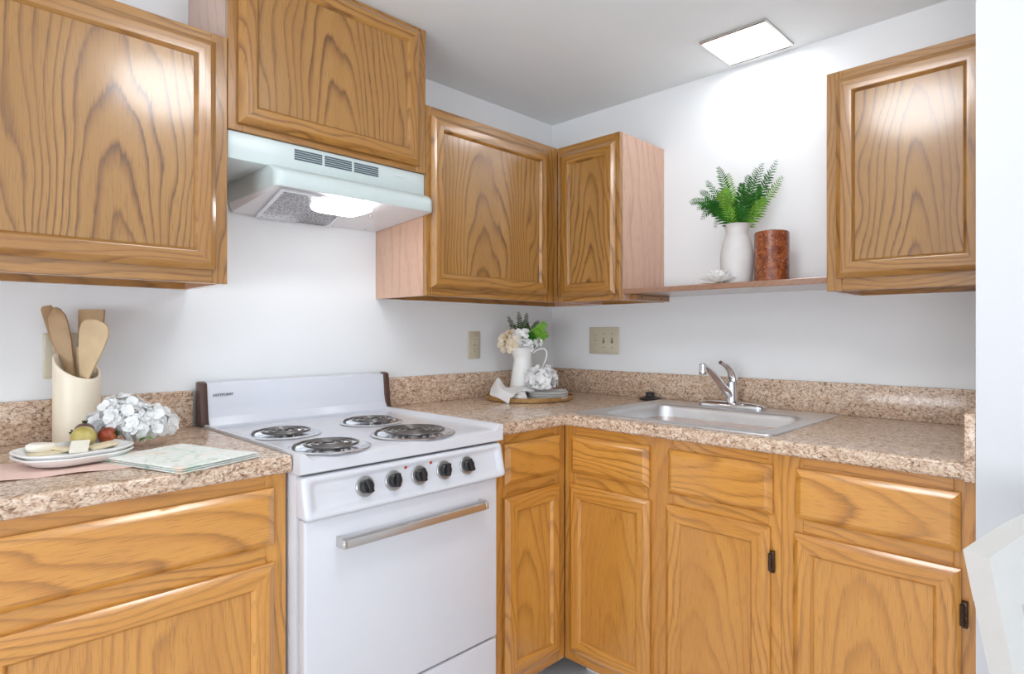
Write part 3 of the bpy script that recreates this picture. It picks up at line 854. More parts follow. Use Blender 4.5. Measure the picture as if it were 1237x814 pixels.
def frond(g, base, tip, sag, width, n=22, side=None, mi=0, first=2, fat=1):
    """one fern frond: a curved rib with pairs of tapering leaflets"""
    base, tip = Vector(base), Vector(tip)
    d = tip - base; L = d.length
    mid1 = base + d * .35 + Vector((0, 0, sag)); mid2 = base + d * .72 + Vector((0, 0, sag))
    pts = bez(base, mid1, mid2, tip, n)
    g.tube(pts, [.0013 * (1 - .7 * k / n) for k in range(n + 1)], 5, mi)
    view = side or Vector((-.73, -.68, 0))
    for k in range(first, n + 1):
        t = k / n; p = pts[k]; f = (pts[min(k + 1, n)] - pts[k - 1]).normalized()
        s = f.cross(view).normalized()
        wl = width * ((1 - t) ** .55 * min(1, .45 + t * 2.2) + .06)
        for sg in (-1, 1):
            out = (s * sg + f * .8 + view * random.uniform(-.45, .45)).normalized()
            ll = wl * random.uniform(.8, 1.15)
            nn = out.cross(f).normalized()
            wv = out.cross(nn).normalized() * min(ll * .11, L / n * .42) * fat
            q0, q1, q2 = p, p + out * ll * .45, p + out * ll - Vector((0, 0, ll * .14))
            up = nn * ll * .05
            g.add([q0 - wv * .4, q0 + wv * .4, q1 + wv + up, q1 - wv + up, q2], [(0, 1, 2, 3), (3, 2, 4)], mi)
VX, VY = -.15, -1.006
v = thing('vase', 'matt off-white bulbous vase on the shelf holding the fern', 'vase', (VX, VY, SZ))
g = G(); g.lathe([(0, .0005), (.044, .0005), (.048, .004), (.055, .05), (.0575, .085), (.056, .115), (.049, .145), (.040, .168), (.0365, .180), (.040, .198), (.047, .210), (.049, .2115), (.046, .209), (.038, .196), (.034, .180), (.038, .165), (.04, .14), (0, .135)], 44)
g.build('vase_body', 'vase', v)
fn = thing('fern_bunch', 'green fern bunch in the white vase on the shelf', 'plant', (VX, VY, SZ + .14))
R_ = Vector((.684, -.73, 0)); F_ = Vector((.73, .684, 0))
random.seed(11)
specs = [(-.150, .110, .04), (-.115, .055, .06), (-.06, .035, .07), (-.045, .235, .02), (-.085, .19, .01), (-.012, .215, .0), (.035, .195, 0), (.085, .235, -.01), (.135, .245, -.01), (.155, .195, -.01),
         (.09, .16, .0), (-.12, .145, .02), (.02, .17, .02), (-.03, .16, .03), (.06, .215, .0), (-.09, .10, .04), (.11, .205, -.005), (-.07, .13, .03), (.0, .12, .02), (.05, .13, .01), (-.13, .085, .05), (.095, .12, .01)]
for k, (r, z, sag) in enumerate(specs):
    g = G()
    dep = random.uniform(-.05, .03) if abs(r) < .12 else random.uniform(-.04, .01)
    tip = R_ * (r * 1.05 - .012) + F_ * dep + Vector((0, 0, z * 1.10 + .022))
    base = R_ * r * .10 + F_ * dep * .2 + Vector((0, 0, .0))
    neck = base + Vector((0, 0, .045)) + R_ * r * .05
    frond(g, neck, tip, sag + .015, random.uniform(.034, .044), 24)
    g.tube([base, neck], .0015, 5)
    g.build('frond', ('leaf', 'leaf_light', 'leaf', 'leaf')[k % 4] if k not in (0, 1, 2, 11) else 'leaf', fn, recalc=False)
cd = thing('pillar_candle', 'short thick mottled amber-brown pillar candle right of the vase', 'candle', (-.15, -1.128, SZ))
g = G(); rr_ = .0555; prof = [(0, .0005), (rr_ - .003, .0005), (rr_, .004), (rr_, .166), (rr_ - .002, .171), (rr_ - .008, .1735), (rr_ - .02, .171), (.012, .168), (0, .167)]
g.lathe(prof, 48); g.build('wax', 'candle', cd)
g = G(); g.tube([(0, 0, .166), (.001, 0, .176), (.003, .001, .183)], .0012, 6); g.build('wick', 'black', cd)

def petal(g, c, dirv, up, L, W, cup=.25, mi=0):
    """curved petal: 3 x 4 grid"""
    dirv = Vector(dirv).normalized(); up = Vector(up).normalized()
    s = dirv.cross(up).normalized(); c = Vector(c); rows = []
    for i, (t, w) in enumerate(((0, .25), (.35, .85), (.7, 1), (1, .45))):
        row = []
        for u in (-1, 0, 1):
            row.append(tuple(c + dirv * L * t + s * W * w * u * .5 + up * L * (cup * t * t + .18 * abs(u) * w * .6)))
        rows.append(row)
    g.loft(rows, mi, closed=False)
def floret(g, c, n, r, mi=0, cen=None):
    n = Vector(n).normalized(); a = n.orthogonal().normalized(); b = n.cross(a); ph = random.random() * PI
    for k in range(4):
        d = a * math.cos(ph + k * PI / 2) + b * math.sin(ph + k * PI / 2)
        petal(g, Vector(c), d + n * .15, n, r, r * 1.15, random.uniform(-.05, .35), mi)
    if cen is not None: g.lathe([(0, 0), (.0022, .001), (.0015, .003), (0, .0035)], 6, xf=Matrix.Translation(c) @ n.to_track_quat('Z', 'Y').to_matrix().to_4x4(), mi=cen)
def leafshape(g, base, tip, W, up=(0, 0, 1), mi=0, curl=.0):
    base, tip = Vector(base), Vector(tip); d = tip - base; up = Vector(up); s = d.cross(up).normalized(); rows = []
    n2 = s.cross(d).normalized()
    for i in range(9):
        t = i / 8; w = W * math.sin(PI * min(1, t * .96 + .02)) ** .8
        m = base + d * t + n2 * curl * math.sin(PI * t) * d.length
        rows.append([tuple(m - s * w / 2 + n2 * w * .12), tuple(m), tuple(m + s * w / 2 + n2 * w * .12)])
    g.loft(rows, mi, closed=False)

fl = thing('white_blossom', 'small flat white blossom lying on the shelf before the vase', 'flower', (-.222, -.968, SZ))
g = G(); random.seed(5)
for ring_, (n_, L, el) in enumerate(((10, .064, .16), (10, .056, .42), (9, .046, .85), (6, .034, 1.7))):
    for k in range(n_):
        a = 2 * PI * (k + .5 * ring_) / n_
        petal(g, (0, 0, .007 + .003 * ring_), (math.cos(a), math.sin(a), el), (-math.cos(a) * el, -math.sin(a) * el, 1), L, .024, .10)
g.build('petals', 'petal', fl)
g = G(); g.lathe([(0, .0005), (.018, .0005), (.03, .004), (.01, .007), (0, .007)], 18)
for k in range(4):
    a = k * 1.7 + .4; leafshape(g, (0, 0, .002), (.062 * math.cos(a), .062 * math.sin(a), .006), .018)
g.build('calyx', 'cracker', fl)

# ------------------------------------------------------------------ tray group in the corner
TC = Vector((-.372, -.212, HT))
def on_tray(r, f, z=0): return TC + R_ * r + F_ * f + Vector((0, 0, z))
tr = thing('round_tray', 'round shallow brass tray in the worktop corner carrying jug and plates', 'tray', TC)
g = G(); g.lathe([(0, .0008), (.172, .0008), (.178, .003), (.181, .018), (.1795, .0195), (.177, .018), (.1745, .006), (.17, .005), (0, .005)], 64); g.build('dish', 'brass', tr)
TZ = .0053
jc = on_tray(-.030, .035, TZ)
jg = thing('jug', 'tall white enamel jug with pouring lip and flowers, on the brass tray', 'jug', jc)
g = G(); n = 40; rings = []
spd = -R_
for r, z, sp_ in ((0.0, .0004, 0), (.054, .0004, 0), (.058, .004, 0), (.056, .03, 0), (.049, .08, 0), (.041, .125, 0), (.036, .152, 0), (.0385, .172, .003), (.045, .190, .012), (.052, .204, .024), (.0535, .2055, .026), (.050, .2035, .024), (.042, .188, .010), (.034, .165, 0), (.033, .15, 0), (.0, .148, 0)):
    ring = []
    for k in range(n):
        a = 2 * PI * k / n; d = Vector((math.cos(a), math.sin(a), 0)); f = max(0, d.dot(spd)) ** 5
        p = d * (r + sp_ * f) + Vector((0, 0, z + sp_ * f * .35)); ring.append(tuple(p))
    rings.append(ring)
g.loft(rings, cap0=False); g.build('jug_body', 'jug', jg, sharp=60)
g = G()
pts = bez(R_ * .040 + Vector((0, 0, .180)), R_ * .10 + Vector((0, 0, .228)), R_ * .135 + Vector((0, 0, .188)), R_ * .052 + Vector((0, 0, .075)), 20)
g.tube(pts, [(.0062, .0042)] * 21, 10); g.build('handle', 'jug', jg)

def rose(g, c, n, R, mi=0, mi2=None):
    n = Vector(n).normalized(); a = n.orthogonal().normalized(); b = n.cross(a)
    for lay in range(6):
        m = 3 + lay; rr2 = R * (.08 + .15 * lay); el = 2.0 - .36 * lay
        for k in range(m):
            ph = 2 * PI * (k + .5 * lay) / m + random.uniform(-.3, .3)
            d = a * math.cos(ph) + b * math.sin(ph)
            petal(g, Vector(c) + d * rr2 * .55 - n * R * .10 * lay, d + n * el * random.uniform(.7, 1.3), n - d * .8, R * (.44 + .05 * lay) * random.uniform(.85, 1.15), R * (.40 + .055 * lay), random.uniform(-.45, .1), mi2 if (mi2 is not None and lay < 2) else mi)
jb = jc + Vector((0, 0, .155))
def jp(r, z, f=0): return jc + R_ * r + F_ * f + Vector((0, 0, z))
def stemmed(name, label, cat, head, build_head, mats, group=None, foot=None):
    o = thing(name, label, cat, jb, 0, group)
    g = G(); build_head(g); 
    for v_ in g.bm.verts: v_.co -= jb
    g.build('bloom' if cat == 'flower' else 'leaves', mats, o, recalc=False)
    g = G(); h = Vector(head) - jb; ft = foot or Vector((h.x * .2, h.y * .2, -.003))
    g.tube(bez(ft, ft + Vector((0, 0, .04)), h * .7 - Vector((0, 0, .005)), h, 8), .0018, 6); g.build('stem', 'stem', o)
    return o
random.seed(21)
tow = -F_
h1 = jp(-.075, .232, -.025); stemmed('cream_rose', 'drooping cream rose over the lip of the white jug', 'flower', h1, lambda g: rose(g, h1, tow * .8 - R_ * .7 + Vector((0, 0, .25)), .044), ['petal_cream'])
h2 = jp(.002, .250, -.03); stemmed('white_rose', 'large off-white rose in the middle of the jug bouquet', 'flower', h2, lambda g: rose(g, h2, tow * .9 + R_ * .1 + Vector((0, 0, .45)), .050, 0), ['petal'])
h3 = jp(-.045, .262, -.01); stemmed('peach_rose', 'small peach-yellow rose above the cream rose in the jug', 'flower', h3, lambda g: rose(g, h3, tow * .5 + Vector((0, 0, 1)), .030, 0), ['petal_peach'])
h4 = jp(-.040, .222, -.045); stemmed('cream_rosebud', 'small cream blossom low between the two big jug roses', 'flower', h4, lambda g: rose(g, h4, tow * 1.0 + Vector((0, 0, .1)), .028, 0), ['petal_cream'])
h5 = jp(.072, .232, -.02); stemmed('white_rosebud', 'little white blossom above the handle of the jug', 'flower', h5, lambda g: rose(g, h5, tow * .6 + R_ * .6 + Vector((0, 0, .2)), .022, 0), ['petal'])
for k, (r, z, f, mat_, lab) in enumerate(((-.062, .335, .0, 'leaf_dark', 'dark fern sprig leaning left above the jug roses'), (-.018, .355, .01, 'leaf_dark', 'tallest dark fern sprig rising upright from the jug'),
                                (.018, .350, .0, 'leaf_dark', 'dark fern sprig just right of the tallest one in the jug'), (.068, .318, .01, 'leaf_dark', 'dark fern sprig behind the light leaves on the right of the jug'),
                                (.098, .310, -.01, 'leaf_light', 'bright green fern sprig at the right of the jug bouquet'), (.068, .275, -.035, 'leaf_light', 'light green leafy sprig right of the white rose in the jug'), (.045, .26, -.045, 'leaf', 'mid green fern sprig at the front of the jug bouquet'),
                                (.105, .262, -.02, 'leaf_light', 'low light green sprig reaching out over the jug handle'))):
    o = thing('fern_sprig', lab, 'greenery', jb)
    g = G(); tip = jp(r, z, f) - jb; bs = Vector((tip.x * .15, tip.y * .15, -.003)); nk = bs + Vector((0, 0, .055)) + tip * .12
    frond(g, nk, tip, .010, .040 if k > 3 else .026, 14, first=3, fat=1.7); g.tube([bs, nk], .0014, 5); g.build('fronds', mat_, o, recalc=False)
o = thing('dark_leaf', 'dark pointed leaf sticking up behind the white rose in the jug', 'greenery', jb)
g = G(); tip = jp(.022, .305, .01) - jb
leafshape(g, jp(.012, .24, .01) - jb, tip, .030, (-.73, -.68, 0)); g.tube([Vector((0, 0, -.003)), jp(.012, .24, .01) - jb], .0014, 5); g.build('blade', 'leaf_dark', o, recalc=False)

# plates stack
pc = on_tray(.075, -.050, TZ)
PLZ = .0098
def plate_mesh():
    g = G()
    H_ = .078
    def rg(h, z, r=.022): return rrect(-h, h, -h, h, r, z, 5)
    g.loft([rg(.045, .0003), rg(.052, .0003), rg(.066, .003), rg(H_ - .001, .0085), rg(H_, .0098), rg(H_ - .003, .0102), rg(.064, .0058), rg(.05, .0036)], cap0=True, cap1=True)
    return g
me0 = None
names = ['lowest of the four stacked white plates on the brass tray', 'second from the bottom of the four stacked white plates on the tray', 'third from the bottom of the four stacked white plates on the tray', 'topmost of the four stacked white plates under the white blooms']
for k in range(4):
    if me0 is None:
        o = plate_mesh().build('side_plate', 'ceramic'); me0 = o.data
    else:
        o = bpy.data.objects.new('side_plate', me0); C.objects.link(o)
    o.location = pc + Vector((.001 * (k % 2), -.001 * (k % 3), .0074 * k)); o.rotation_euler = (0, 0, math.radians(-47 + (0, 2, -1, 1)[k]))
    tag(o, 'square ' + names[k], 'plate', 'stacked white plates')
# hydrangea heads
def hydrangea(name, label, loc, rx, ry, rz_, nfl, fr_, seed, leaves, ang=0, mat='petal', lobes=None):
    random.seed(seed)
    o = thing(name, label, 'flower', loc, ang)
    lobes = lobes or [(0, 0, 0, 1)]
    gold = PI * (3 - 5 ** .5)
    g = G(); core = G()
    for lx, ly, lz, sc in lobes:
        ax, ay, az = rx * sc, ry * sc, rz_ * sc; cz = az * .98 + lz
        nn_ = max(12, int(nfl * sc * sc))
        for k in range(nn_):
            zz = 1 - 1.6 * (k + .5) / nn_; rad = math.sqrt(max(0, 1 - zz * zz)); a = k * gold
            d = Vector((rad * math.cos(a), rad * math.sin(a), zz))
            j = random.uniform(.82, 1.10)
            p = Vector((lx + d.x * ax * j, ly + d.y * ay * j, cz + d.z * az * j * .95))
            p.z = max(p.z, .012)
            nrm_ = Vector((d.x / ax, d.y / ay, d.z / az)).normalized() + Vector((random.uniform(-.55, .55), random.uniform(-.55, .55), random.uniform(-.4, .4)))
            floret(g, p, nrm_, fr_ * random.uniform(.8, 1.2), 0, 1 if k % 8 == 0 else None)
        core.lathe([(0, .004 + lz), (ax * .35, .006 + lz), (ax * .55, cz * .7 + lz * .3), (ax * .45, cz + az * .3), (0, cz + az * .5)], 14, (lx, ly, 0))
    g.build('florets', [mat, 'dark_seed'], o, recalc=False)
    core.build('core', mat, o)
    if leaves:
        g = G()
        for p, q_, w_ in leaves: leafshape(g, p, q_, w_, curl=.1)
        g.build('leaf', 'leaf_light', o, recalc=False)
    return o
hydrangea('white_hydrangea', 'white hydrangea bloom lying on the stacked plates beside the jug', pc + Vector((0, 0, .0335)) - R_ * .028, .062, .058, .048, 90, .016, 31, None)

# ------------------------------------------------------------------ cloth helper
def cloth(name, label, cat, corner, u, v, nu, nv, zf, th, mat, loc, group=None):
    """double-sided cloth sheet spanned by u, v from a corner; zf(s, t) gives its height"""
    g = G(); corner, u, v = Vector(corner), Vector(u), Vector(v); A = []; B = []
    for i in range(nu + 1):
        ra = []; rb = []
        for j in range(nv + 1):
            s, t = i / nu, j / nv
            p = corner + u * s + v * t; z = zf(s, t, p)
            ra.append((p.x - loc[0], p.y - loc[1], z + th)); rb.append((p.x - loc[0], p.y - loc[1], z))
        A.append(ra); B.append(rb)
    g.loft(A, closed=False); g.loft([r[::-1] for r in B], closed=False)
    per = lambda R: R[0] + [r[-1] for r in R[1:]] + R[-1][::-1][1:] + [r[0] for r in R[::-1][1:-1]]
    g.loft([per(B), per(A)])
    bmesh.ops.remove_doubles(g.bm, verts=g.bm.verts, dist=1e-5)
    o = g.build(name, mat, None, loc, sharp=50)
    return tag(o, label, cat, group) if label else o

# white napkin draped over the left of the tray
npk = thing('linen_napkin', 'crumpled white linen napkin on the left of the brass tray', 'napkin', on_tray(-.10, -.04, 0))
NO = Vector(npk.location) - TC
def sheet(name, fn, nu, nv, th=.0022):
    g = G(); A = []; B = []
    for i in range(nu + 1):
        ra, rb = [], []
        for j in range(nv + 1):
            r, f, z = fn(i / nu, j / nv); p = R_ * r + F_ * f - NO
            ra.append((p.x, p.y, z + th)); rb.append((p.x, p.y, z))
        A.append(ra); B.append(rb)
    g.loft(A, closed=False); g.loft([q_[::-1] for q_ in B], closed=False)
    per = lambda R: R[0] + [q_[-1] for q_ in R[1:]] + R[-1][::-1][1:] + [q_[0] for q_ in R[::-1][1:-1]]
    g.loft([per(B), per(A)])
    bmesh.ops.remove_doubles(g.bm, verts=g.bm.verts, dist=1e-5)
    return g.build(name, 'napkin', npk, sharp=60)
for lay in range(4):
    def lay_fn(s, t, lay=lay):
        r = -.136 + .003 * lay + (.130 - .006 * lay) * s; f = -.034 - (.066 - .003 * lay) * t - .03 * s * t
        ed = min(s, t, 1 - t)
        return r, f, TZ + .0015 + .0078 * lay + .0015 * math.sin(9 * s + 2 * lay) * math.sin(7 * t + lay) + .0015 - .002 * (1 - min(1, ed / .08)) ** 2
    sheet('folded_layer', lay_fn, 24, 16, .0055)
def drape(s, t):
    r = -.158 + .178 * s
    tri = max(0, 1 - abs(r + .090) / .066)
    f = -.026 - t * (.052 + .116 * tri ** .9) - .010 * s
    z = .0455 * (1 - t) + .0395 * t - .0150 * tri * t ** 2
    z += .042 * math.exp(-((r + .126) / .020) ** 2) * (1 - t) ** 1.3 + .012 * math.exp(-((r + .02) / .03) ** 2) * (1 - t)
    z += .0022 * math.sin(70 * r + 4 * t) * (1 - t * .5)
    rad = math.hypot(r, f)
    if rad > .150: z = max(.0215, z - (rad - .150) * .6)
    if rad > .184:
        z = max(.0012, .0215 - (rad - .184) * .75); r, f = r * .1845 / rad, f * .1845 / rad
    return r, f, z
sheet('draped_corner', drape, 40, 30)

# ------------------------------------------------------------------ left worktop things
# crock with slanted mouth
CK = Vector((-1.850, -.098, HT))
ck = thing('utensil_crock', 'tall cream ceramic crock with slanted mouth holding wooden utensils', 'utensil holder', CK)
g = G(); n = 56; RO = .0475
ldir = (-R_ * .95 + F_ * .30).normalized()
def top_z(d): return .192 + .033 * d.dot(ldir)
rings = []
for r, m in ((.044, 'b'), (RO, .004), (RO, .3), (RO, .6), (RO, .93), (RO, 't0'), (RO - .0015, 't1'), (RO - .0045, 't1'), (RO - .006, 't0'), (RO - .006, .5), (RO - .006, .1)):
    ring = []
    for k in range(n):
        a = 2 * PI * k / n; d = Vector((math.cos(a), math.sin(a), 0)); tz = top_z(d)
        z = .0005 if m == 'b' else tz - .002 if m == 't0' else tz if m == 't1' else max(.004, tz * m)
        ring.append((d.x * r, d.y * r, z))
    rings.append(ring)
g.loft(rings, cap0=True, cap1=True); g.build('crock_body', 'crock', ck, sharp=60)
def uv_(r, f, z): return R_ * r + F_ * f + Vector((0, 0, z))
def utensil(name, label, p0, p1, prof, mat, thick, face):
    """flat tool: handle from p0 (in the crock) to p1 (tip); prof = half widths along it"""
    o = thing(name, label, 'utensil', CK + Vector(p0)); p0, p1 = Vector(p0), Vector(p1)
    d = p1 - p0; L = d.length; d.normalize(); face = Vector(face); s = d.cross(face).normalized(); nn = s.cross(d)
    g = G(); rings = []
    N = 12
    for t, w_, dish in prof:
        c_ = d * L * t + nn * dish
        th = thick
        rings.append([tuple(c_ + s * w_ * math.cos(2 * PI * k / N) ** 1 + nn * th * math.sin(2 * PI * k / N)) if w_ < .012 else
                      tuple(c_ + s * w_ * max(-1, min(1, 1.15 * math.cos(2 * PI * k / N))) + nn * th * max(-1, min(1, 1.3 * math.sin(2 * PI * k / N)))) for k in range(N)])
    g.loft(rings, cap0=True, cap1=True)
    hl = [i for i, (t, w_, _) in enumerate(prof)]
    g.build('tool_body', mat, o, sharp=50)
    return o
tw = -F_
utensil('wooden_stirrer', 'flat wooden stick utensil leaning furthest left in the crock', uv_(.002, .022, .03), uv_(-.104, .034, .338), [(0, .007, 0), (.4, .0075, 0), (.62, .010, 0), (.75, .0125, 0), (.97, .0125, 0), (1, .011, 0)], 'bamboo_dark', .0035, tw + R_ * .8)
utensil('wooden_spoon', 'long oval wooden spoon second from the left in the crock', uv_(.020, .000, .03), uv_(-.056, .004, .333), [(0, .006, 0), (.45, .0075, 0), (.6, .013, .001), (.72, .0185, .003), (.85, .0205, .004), (.93, .018, .003), (.98, .011, .001), (1, .004, 0)], 'bamboo_dark', .005, tw + R_ * .25)
utensil('wooden_spatula', 'square-ended wooden spatula standing at the back of the crock', uv_(.004, .024, .03), uv_(.004, .044, .330), [(0, .007, 0), (.45, .008, 0), (.6, .012, 0), (.72, .026, 0), (.78, .030, 0), (.99, .0325, 0), (1, .031, 0)], 'bamboo_dark', .004, tw)
utensil('wooden_turner', 'broad pale wooden turner leaning right over the crock rim', uv_(.000, -.012, .03), uv_(.064, -.020, .303), [(0, .0085, 0), (.40, .0115, 0), (.5, .0135, 0), (.62, .022, 0), (.78, .034, 0), (.88, .0385, 0), (.94, .036, 0), (.975, .028, 0), (.995, .014, 0), (1, .006, 0)], 'bamboo', .0035, tw + R_ * -.1)
utensil('wooden_utensil_handle', 'short wooden utensil end just showing between spatula and spoon', uv_(-.014, .012, .03), uv_(.000, .018, .236), [(0, .007, 0), (.5, .010, 0), (.7, .0135, 0), (.97, .0145, 0), (1, .013, 0)], 'bamboo', .004, tw)

# pink cloth, plates, food
o = cloth('pink_cloth', 'thin pale pink cloth under the white plates on the left worktop', 'cloth', (-1.785, -.527, 0), Vector((-.985, .17, 0)) * .36, Vector((.02, .99, 0)).normalized() * .19, 48, 20,
          lambda s, t, p: .0006 + .0028 * (math.exp(-t * 14) * (.5 + .5 * math.sin(s * 19 + 1)) + math.exp(-s * 26) * (.5 + .5 * math.sin(t * 9))), .0014, 'pink', (-1.90, -.36, HT))
PC = Vector((-1.899, -.372, HT + .0042))
PA = math.radians(13)
def big_plate(h, z0, zr, label):
    t = thing('serving_plate', label, 'plate', PC + Vector((0, 0, z0)), PA, 'two stacked white serving plates')
    g = G()
    def rg(hh, z, r): 
        pts = rrect(-hh, hh, -hh * .92, hh * .92, r, 0, 8); out = []
        for x, y, _ in pts:
            k = (abs(x) / hh) * (abs(y) / (hh * .92))
            out.append((x, y, z + (zr * .9 * k ** 2 if z > .006 else 0)))
        return out
    g.loft([rg(h * .62, .0003, .038), rg(h * .70, .0003, .044), rg(h * .82, .004, .052), rg(h * .95, .0125, .060), rg(h, .0165, .064), rg(h, .0185, .064), rg(h - .003, .0192, .062), rg(h * .86, .0135, .054), rg(h * .74, .0062, .046)], cap0=True, cap1=True)
    g.build('plate_body', 'ceramic', t)
big_plate(.096, 0, .005, 'lower of the two stacked white square plates on the pink cloth')
big_plate(.096, .0085, .005, 'upper white square plate holding cheese and fruit, on the pink cloth')
FZ = .0085 + .0066
PZ = HT + .0042 + FZ
def on_plate(r, f, z=0): return PC + R_ * r + F_ * f + Vector((0, 0, FZ + z))
def slabfood(name, label, cat, loc, sx, sy, sz, rot, mat, r=.006, bump_=.0015):
    o = thing(name, label, cat, loc); o.rotation_euler = rot
    g = G()
    def rg(d, z): return [(x, y, z + bump_ * noise.noise(Vector((x * 60, y * 60, z * 60)))) for x, y, _ in rrect(-sx + d, sx - d, -sy + d, sy - d, r, 0, 4)]
    g.loft([rg(.002, 0), rg(0, sz * .3), rg(0, sz * .75), rg(.0025, sz)], cap0=True, cap1=True); g.build('body', mat, o, sharp=50)
    return o
o = slabfood('cheese_round', 'rounded piece of white rind cheese at the left of the upper plate', 'food', Vector((-1.948, -.330, PZ + .0068)), .026, .018, .015, (.08, .06, .35), 'cheese', .016, .002)
slabfood('cheese_slice', 'rectangular white cheese slice leaning on the olive fruit', 'food', Vector((-1.889, -.366, PZ + .0105)), .016, .021, .0032, (.5, .0, -.30), 'cheese', .003, .0008)
slabfood('cracker', 'pale square cracker on the plate beneath the rounded cheese', 'food', Vector((-1.940, -.338, PZ)), .030, .026, .006, (0, 0, .15), 'cracker', .004)
slabfood('cracker', 'pale cracker between the rounded cheese and the cheese slice', 'food', Vector((-1.908, -.345, PZ + .003)), .020, .018, .006, (.12, .12, .6), 'cracker', .004)
slabfood('cracker', 'pale oblong cracker at the right of the plate below the red fruit', 'food', Vector((-1.846, -.352, PZ + .004)), .026, .015, .006, (.10, -.12, .25), 'cracker', .004)
def fruit(label, loc, R, mat, axis, squash=.92, crown=True):
    o = thing('small_fruit', label, 'fruit', loc)
    q_ = Vector(axis).to_track_quat('Z', 'Y').to_matrix().to_4x4()
    g = G(); N = 28; rings = []
    for i in range(15):
        th = PI * i / 14
        rr2 = R * math.sin(th) * (1 + .03 * math.cos(2 * th)); z = -R * squash * math.cos(th)
        rings.append([((rr2 * (1 + .025 * math.cos(6 * 2 * PI * k / N)) + 1e-5) * math.cos(2 * PI * k / N), (rr2 * (1 + .025 * math.cos(6 * 2 * PI * k / N)) + 1e-5) * math.sin(2 * PI * k / N), z) for k in range(N)])
    g.loft(rings, cap0=True, cap1=True, xf=q_); g.build('skin', mat, o, sharp=80)
    if crown:
        g = G(); z = R * squash
        for k in range(6):
            a = 2 * PI * k / 6
            leafshape(g, (.002 * math.cos(a), .002 * math.sin(a), z - .002), (.006 * math.cos(a), .006 * math.sin(a), z + .006), .004, (math.cos(a), math.sin(a), 0))
        g.lathe([(.003, z - .003), (.0035, z + .001), (.0025, z + .003), (0, z + .002)], 8)
        for v_ in g.bm.verts: v_.co = q_ @ v_.co
        g.build('crown', 'leaf_dark', o, recalc=False)
fruit('yellow-olive round fruit nearest the viewer, behind the cheese slice', Vector((-1.874, -.318, PZ + .0245)), .0235, 'fruit_olive', (-.6, .5, .35), 1.0)
fruit('plum and green fruit with dark crown, topmost of the fruit pile', Vector((-1.866, -.278, PZ + .0335)), .0195, 'fruit_plum', (.05, .0, 1), .85)
fruit('shiny red-brown fruit at the right of the fruit pile', Vector((-1.828, -.304, PZ + .0205)), .0195, 'fruit_red', (.55, -.55, .25), .95)

# folded towel (three folded layers, rounded fold edge)
tw_ = thing('folded_towel', 'folded pale green leaf-print towel on the worktop beside the stove', 'towel', (-1.715, -.485, HT))
uA = Vector((.167, .055, 0)).normalized(); vA = Vector((-.055, .167, 0)).normalized()
Dc = Vector((-1.783, -.662, HT))
for lay in range(3):
    g = G(); n1, n2 = 26, 30; A = []; B = []
    L1, L2 = .180 - .003 * lay, .262 - .004 * lay
    sh_ = .002 * (lay % 2)
    for i in range(n1 + 1):
        ra, rb = [], []
        for j in range(n2 + 1):
            s, t = i / n1, j / n2
            p = Dc + uA * (s * L1 + sh_) + vA * (t * L2 + sh_ * .5) - Vector(tw_.location)
            wob = .0010 * math.sin(s * 7 + t * 5 + lay) + .0006 * math.sin(s * 17 - t * 9 + 2 * lay)
            ed = min(s, 1 - s, t, 1 - t); rnd = .0016 * (1 - min(1, ed / .03)) ** 2
            z = .0011 + .0044 * lay
            ra.append((p.x, p.y, z + .0036 + (wob * .5 if lay < 3 else wob) - rnd)); rb.append((p.x, p.y, max(.0005, z + wob * .3 + rnd * .6)))
        A.append(ra); B.append(rb)
    g.loft(A, closed=False); g.loft([r[::-1] for r in B], closed=False)
    per = lambda R: R[0] + [r[-1] for r in R[1:]] + R[-1][::-1][1:] + [r[0] for r in R[::-1][1:-1]]
    g.loft([per(B), per(A)])
    bmesh.ops.remove_doubles(g.bm, verts=g.bm.verts, dist=1e-5)
    g.build('fold', 'towel', tw_, sharp=50)
hydrangea('white_hydrangea', 'large white hydrangea bloom lying beside the crock and the towel', (-1.785, -.292, HT + .0145), .046, .043, .048, 95, .0125, 17,
          [((.012, -.040, .008), (.030, -.072, .016), .020), ((-.01, -.04, .008), (-.014, -.072, .010), .016)], 0,
          lobes=[(-.004, .030, .012, 1), (.042, .0, .0, .9), (-.040, .052, .004, .7), (.070, .022, .0, .66), (.020, -.012, .0, .8)])

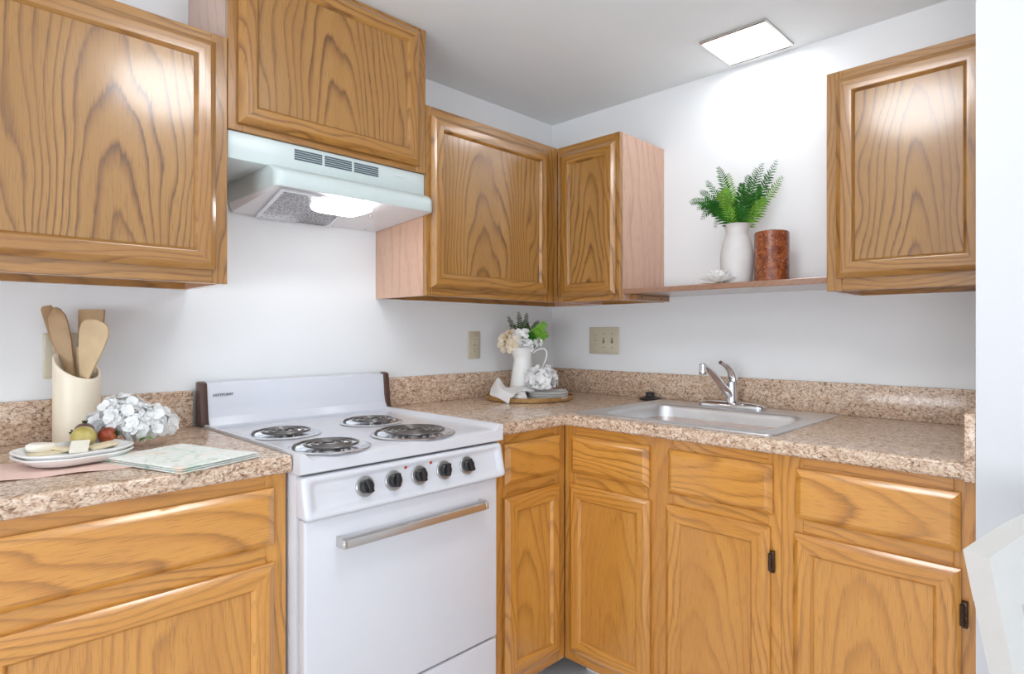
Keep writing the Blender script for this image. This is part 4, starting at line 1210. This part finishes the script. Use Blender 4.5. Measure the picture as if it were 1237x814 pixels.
# ------------------------------------------------------------------ chair (only its back shows at the right edge)
ch = thing('dining_chair', 'white painted wooden chair with arched back at the right edge', 'chair', (-.93, -2.06, 0), 0)
Wd = Vector((.914, -.405, 0)); Nd = Vector((-.405, -.914, 0))
P0 = Vector((-1.100, -1.826, 0))
def chp(w_, n_, z): return P0 + Wd * w_ + Nd * n_ + Vector((0, 0, z)) - Vector(ch.location)
CW = .42
def lean(z): # how far the back has moved towards the seat below the top
    t = max(0, (.868 - z)); return .215 * t if t < .42 else .0903 - .05 * (t - .42)
def post(w0, w1):
    g = G(); rings = []
    for z in (0, .2, .44, .5, .56, .62, .68, .73, .78, .805):
        n_ = lean(z); dp = .0347
        a = [chp(w0, n_ - dp, z), chp(w1, n_ - dp, z), chp(w1, n_, z), chp(w0, n_, z)]
        rings.append([tuple(v) for v in a])
    g.loft(rings, cap0=True, cap1=True)
    bmesh.ops.bevel(g.bm, geom=[e for e in g.bm.edges if e.calc_face_angle(0) > .8], offset=.003, segments=2, affect='EDGES')
    return g.build('back_post', 'chair', ch)
post(0, .048); post(CW - .048, CW)
g = G(); rings = []
for k in range(25):
    w_ = -.0005 + (CW + .001) * k / 24; s = math.sin(PI * k / 24); zt = .868 + .040 * s; zb_ = .799 if k in (0, 1, 2, 3, 21, 22, 23, 24) else .818 + .020 * s
    rings.append([tuple(chp(w_, lean(zb_) - .0352, zb_)), tuple(chp(w_, lean(zt) - .0352, zt)), tuple(chp(w_, lean(zt) + .0005, zt)), tuple(chp(w_, lean(zb_) + .0005, zb_))])
g.loft(rings, cap0=True, cap1=True); g.build('crest_rail', 'chair', ch)
for k in range(4):
    g = G(); w_ = .095 + .068 * k; rings = []
    for z in (.462, .55, .65, .75, .80, .835):
        n_ = lean(z); rings.append([tuple(chp(w_, n_ - .026, z)), tuple(chp(w_ + .026, n_ - .026, z)), tuple(chp(w_ + .026, n_ - .012, z)), tuple(chp(w_, n_ - .012, z))])
    g.loft(rings, cap0=True, cap1=True); g.build('slat', 'chair', ch)
g = G()
sr = [chp(-.01, .10, 0), chp(CW + .01, .10, 0), chp(CW + .03, .50, 0), chp(-.03, .50, 0)]
sr = [Vector(v) for v in sr]
g.loft([[tuple(v + Vector((0, 0, z))) for v in rr([tuple(p) for p in sr], .04, 5) for v in [Vector(v)]] for z in (.43, .440, .460, .466)], cap0=True, cap1=True); g.build('seat', 'chair', ch)
for w_ in (.0, CW - .04):
    g = G(); g.loft([[tuple(chp(w_ + a, .44 + b, z)) for a, b in ((0, 0), (.04, 0), (.04, .04), (0, .04))] for z in (0, .43)], cap0=True, cap1=True); g.build('front_leg', 'chair', ch)
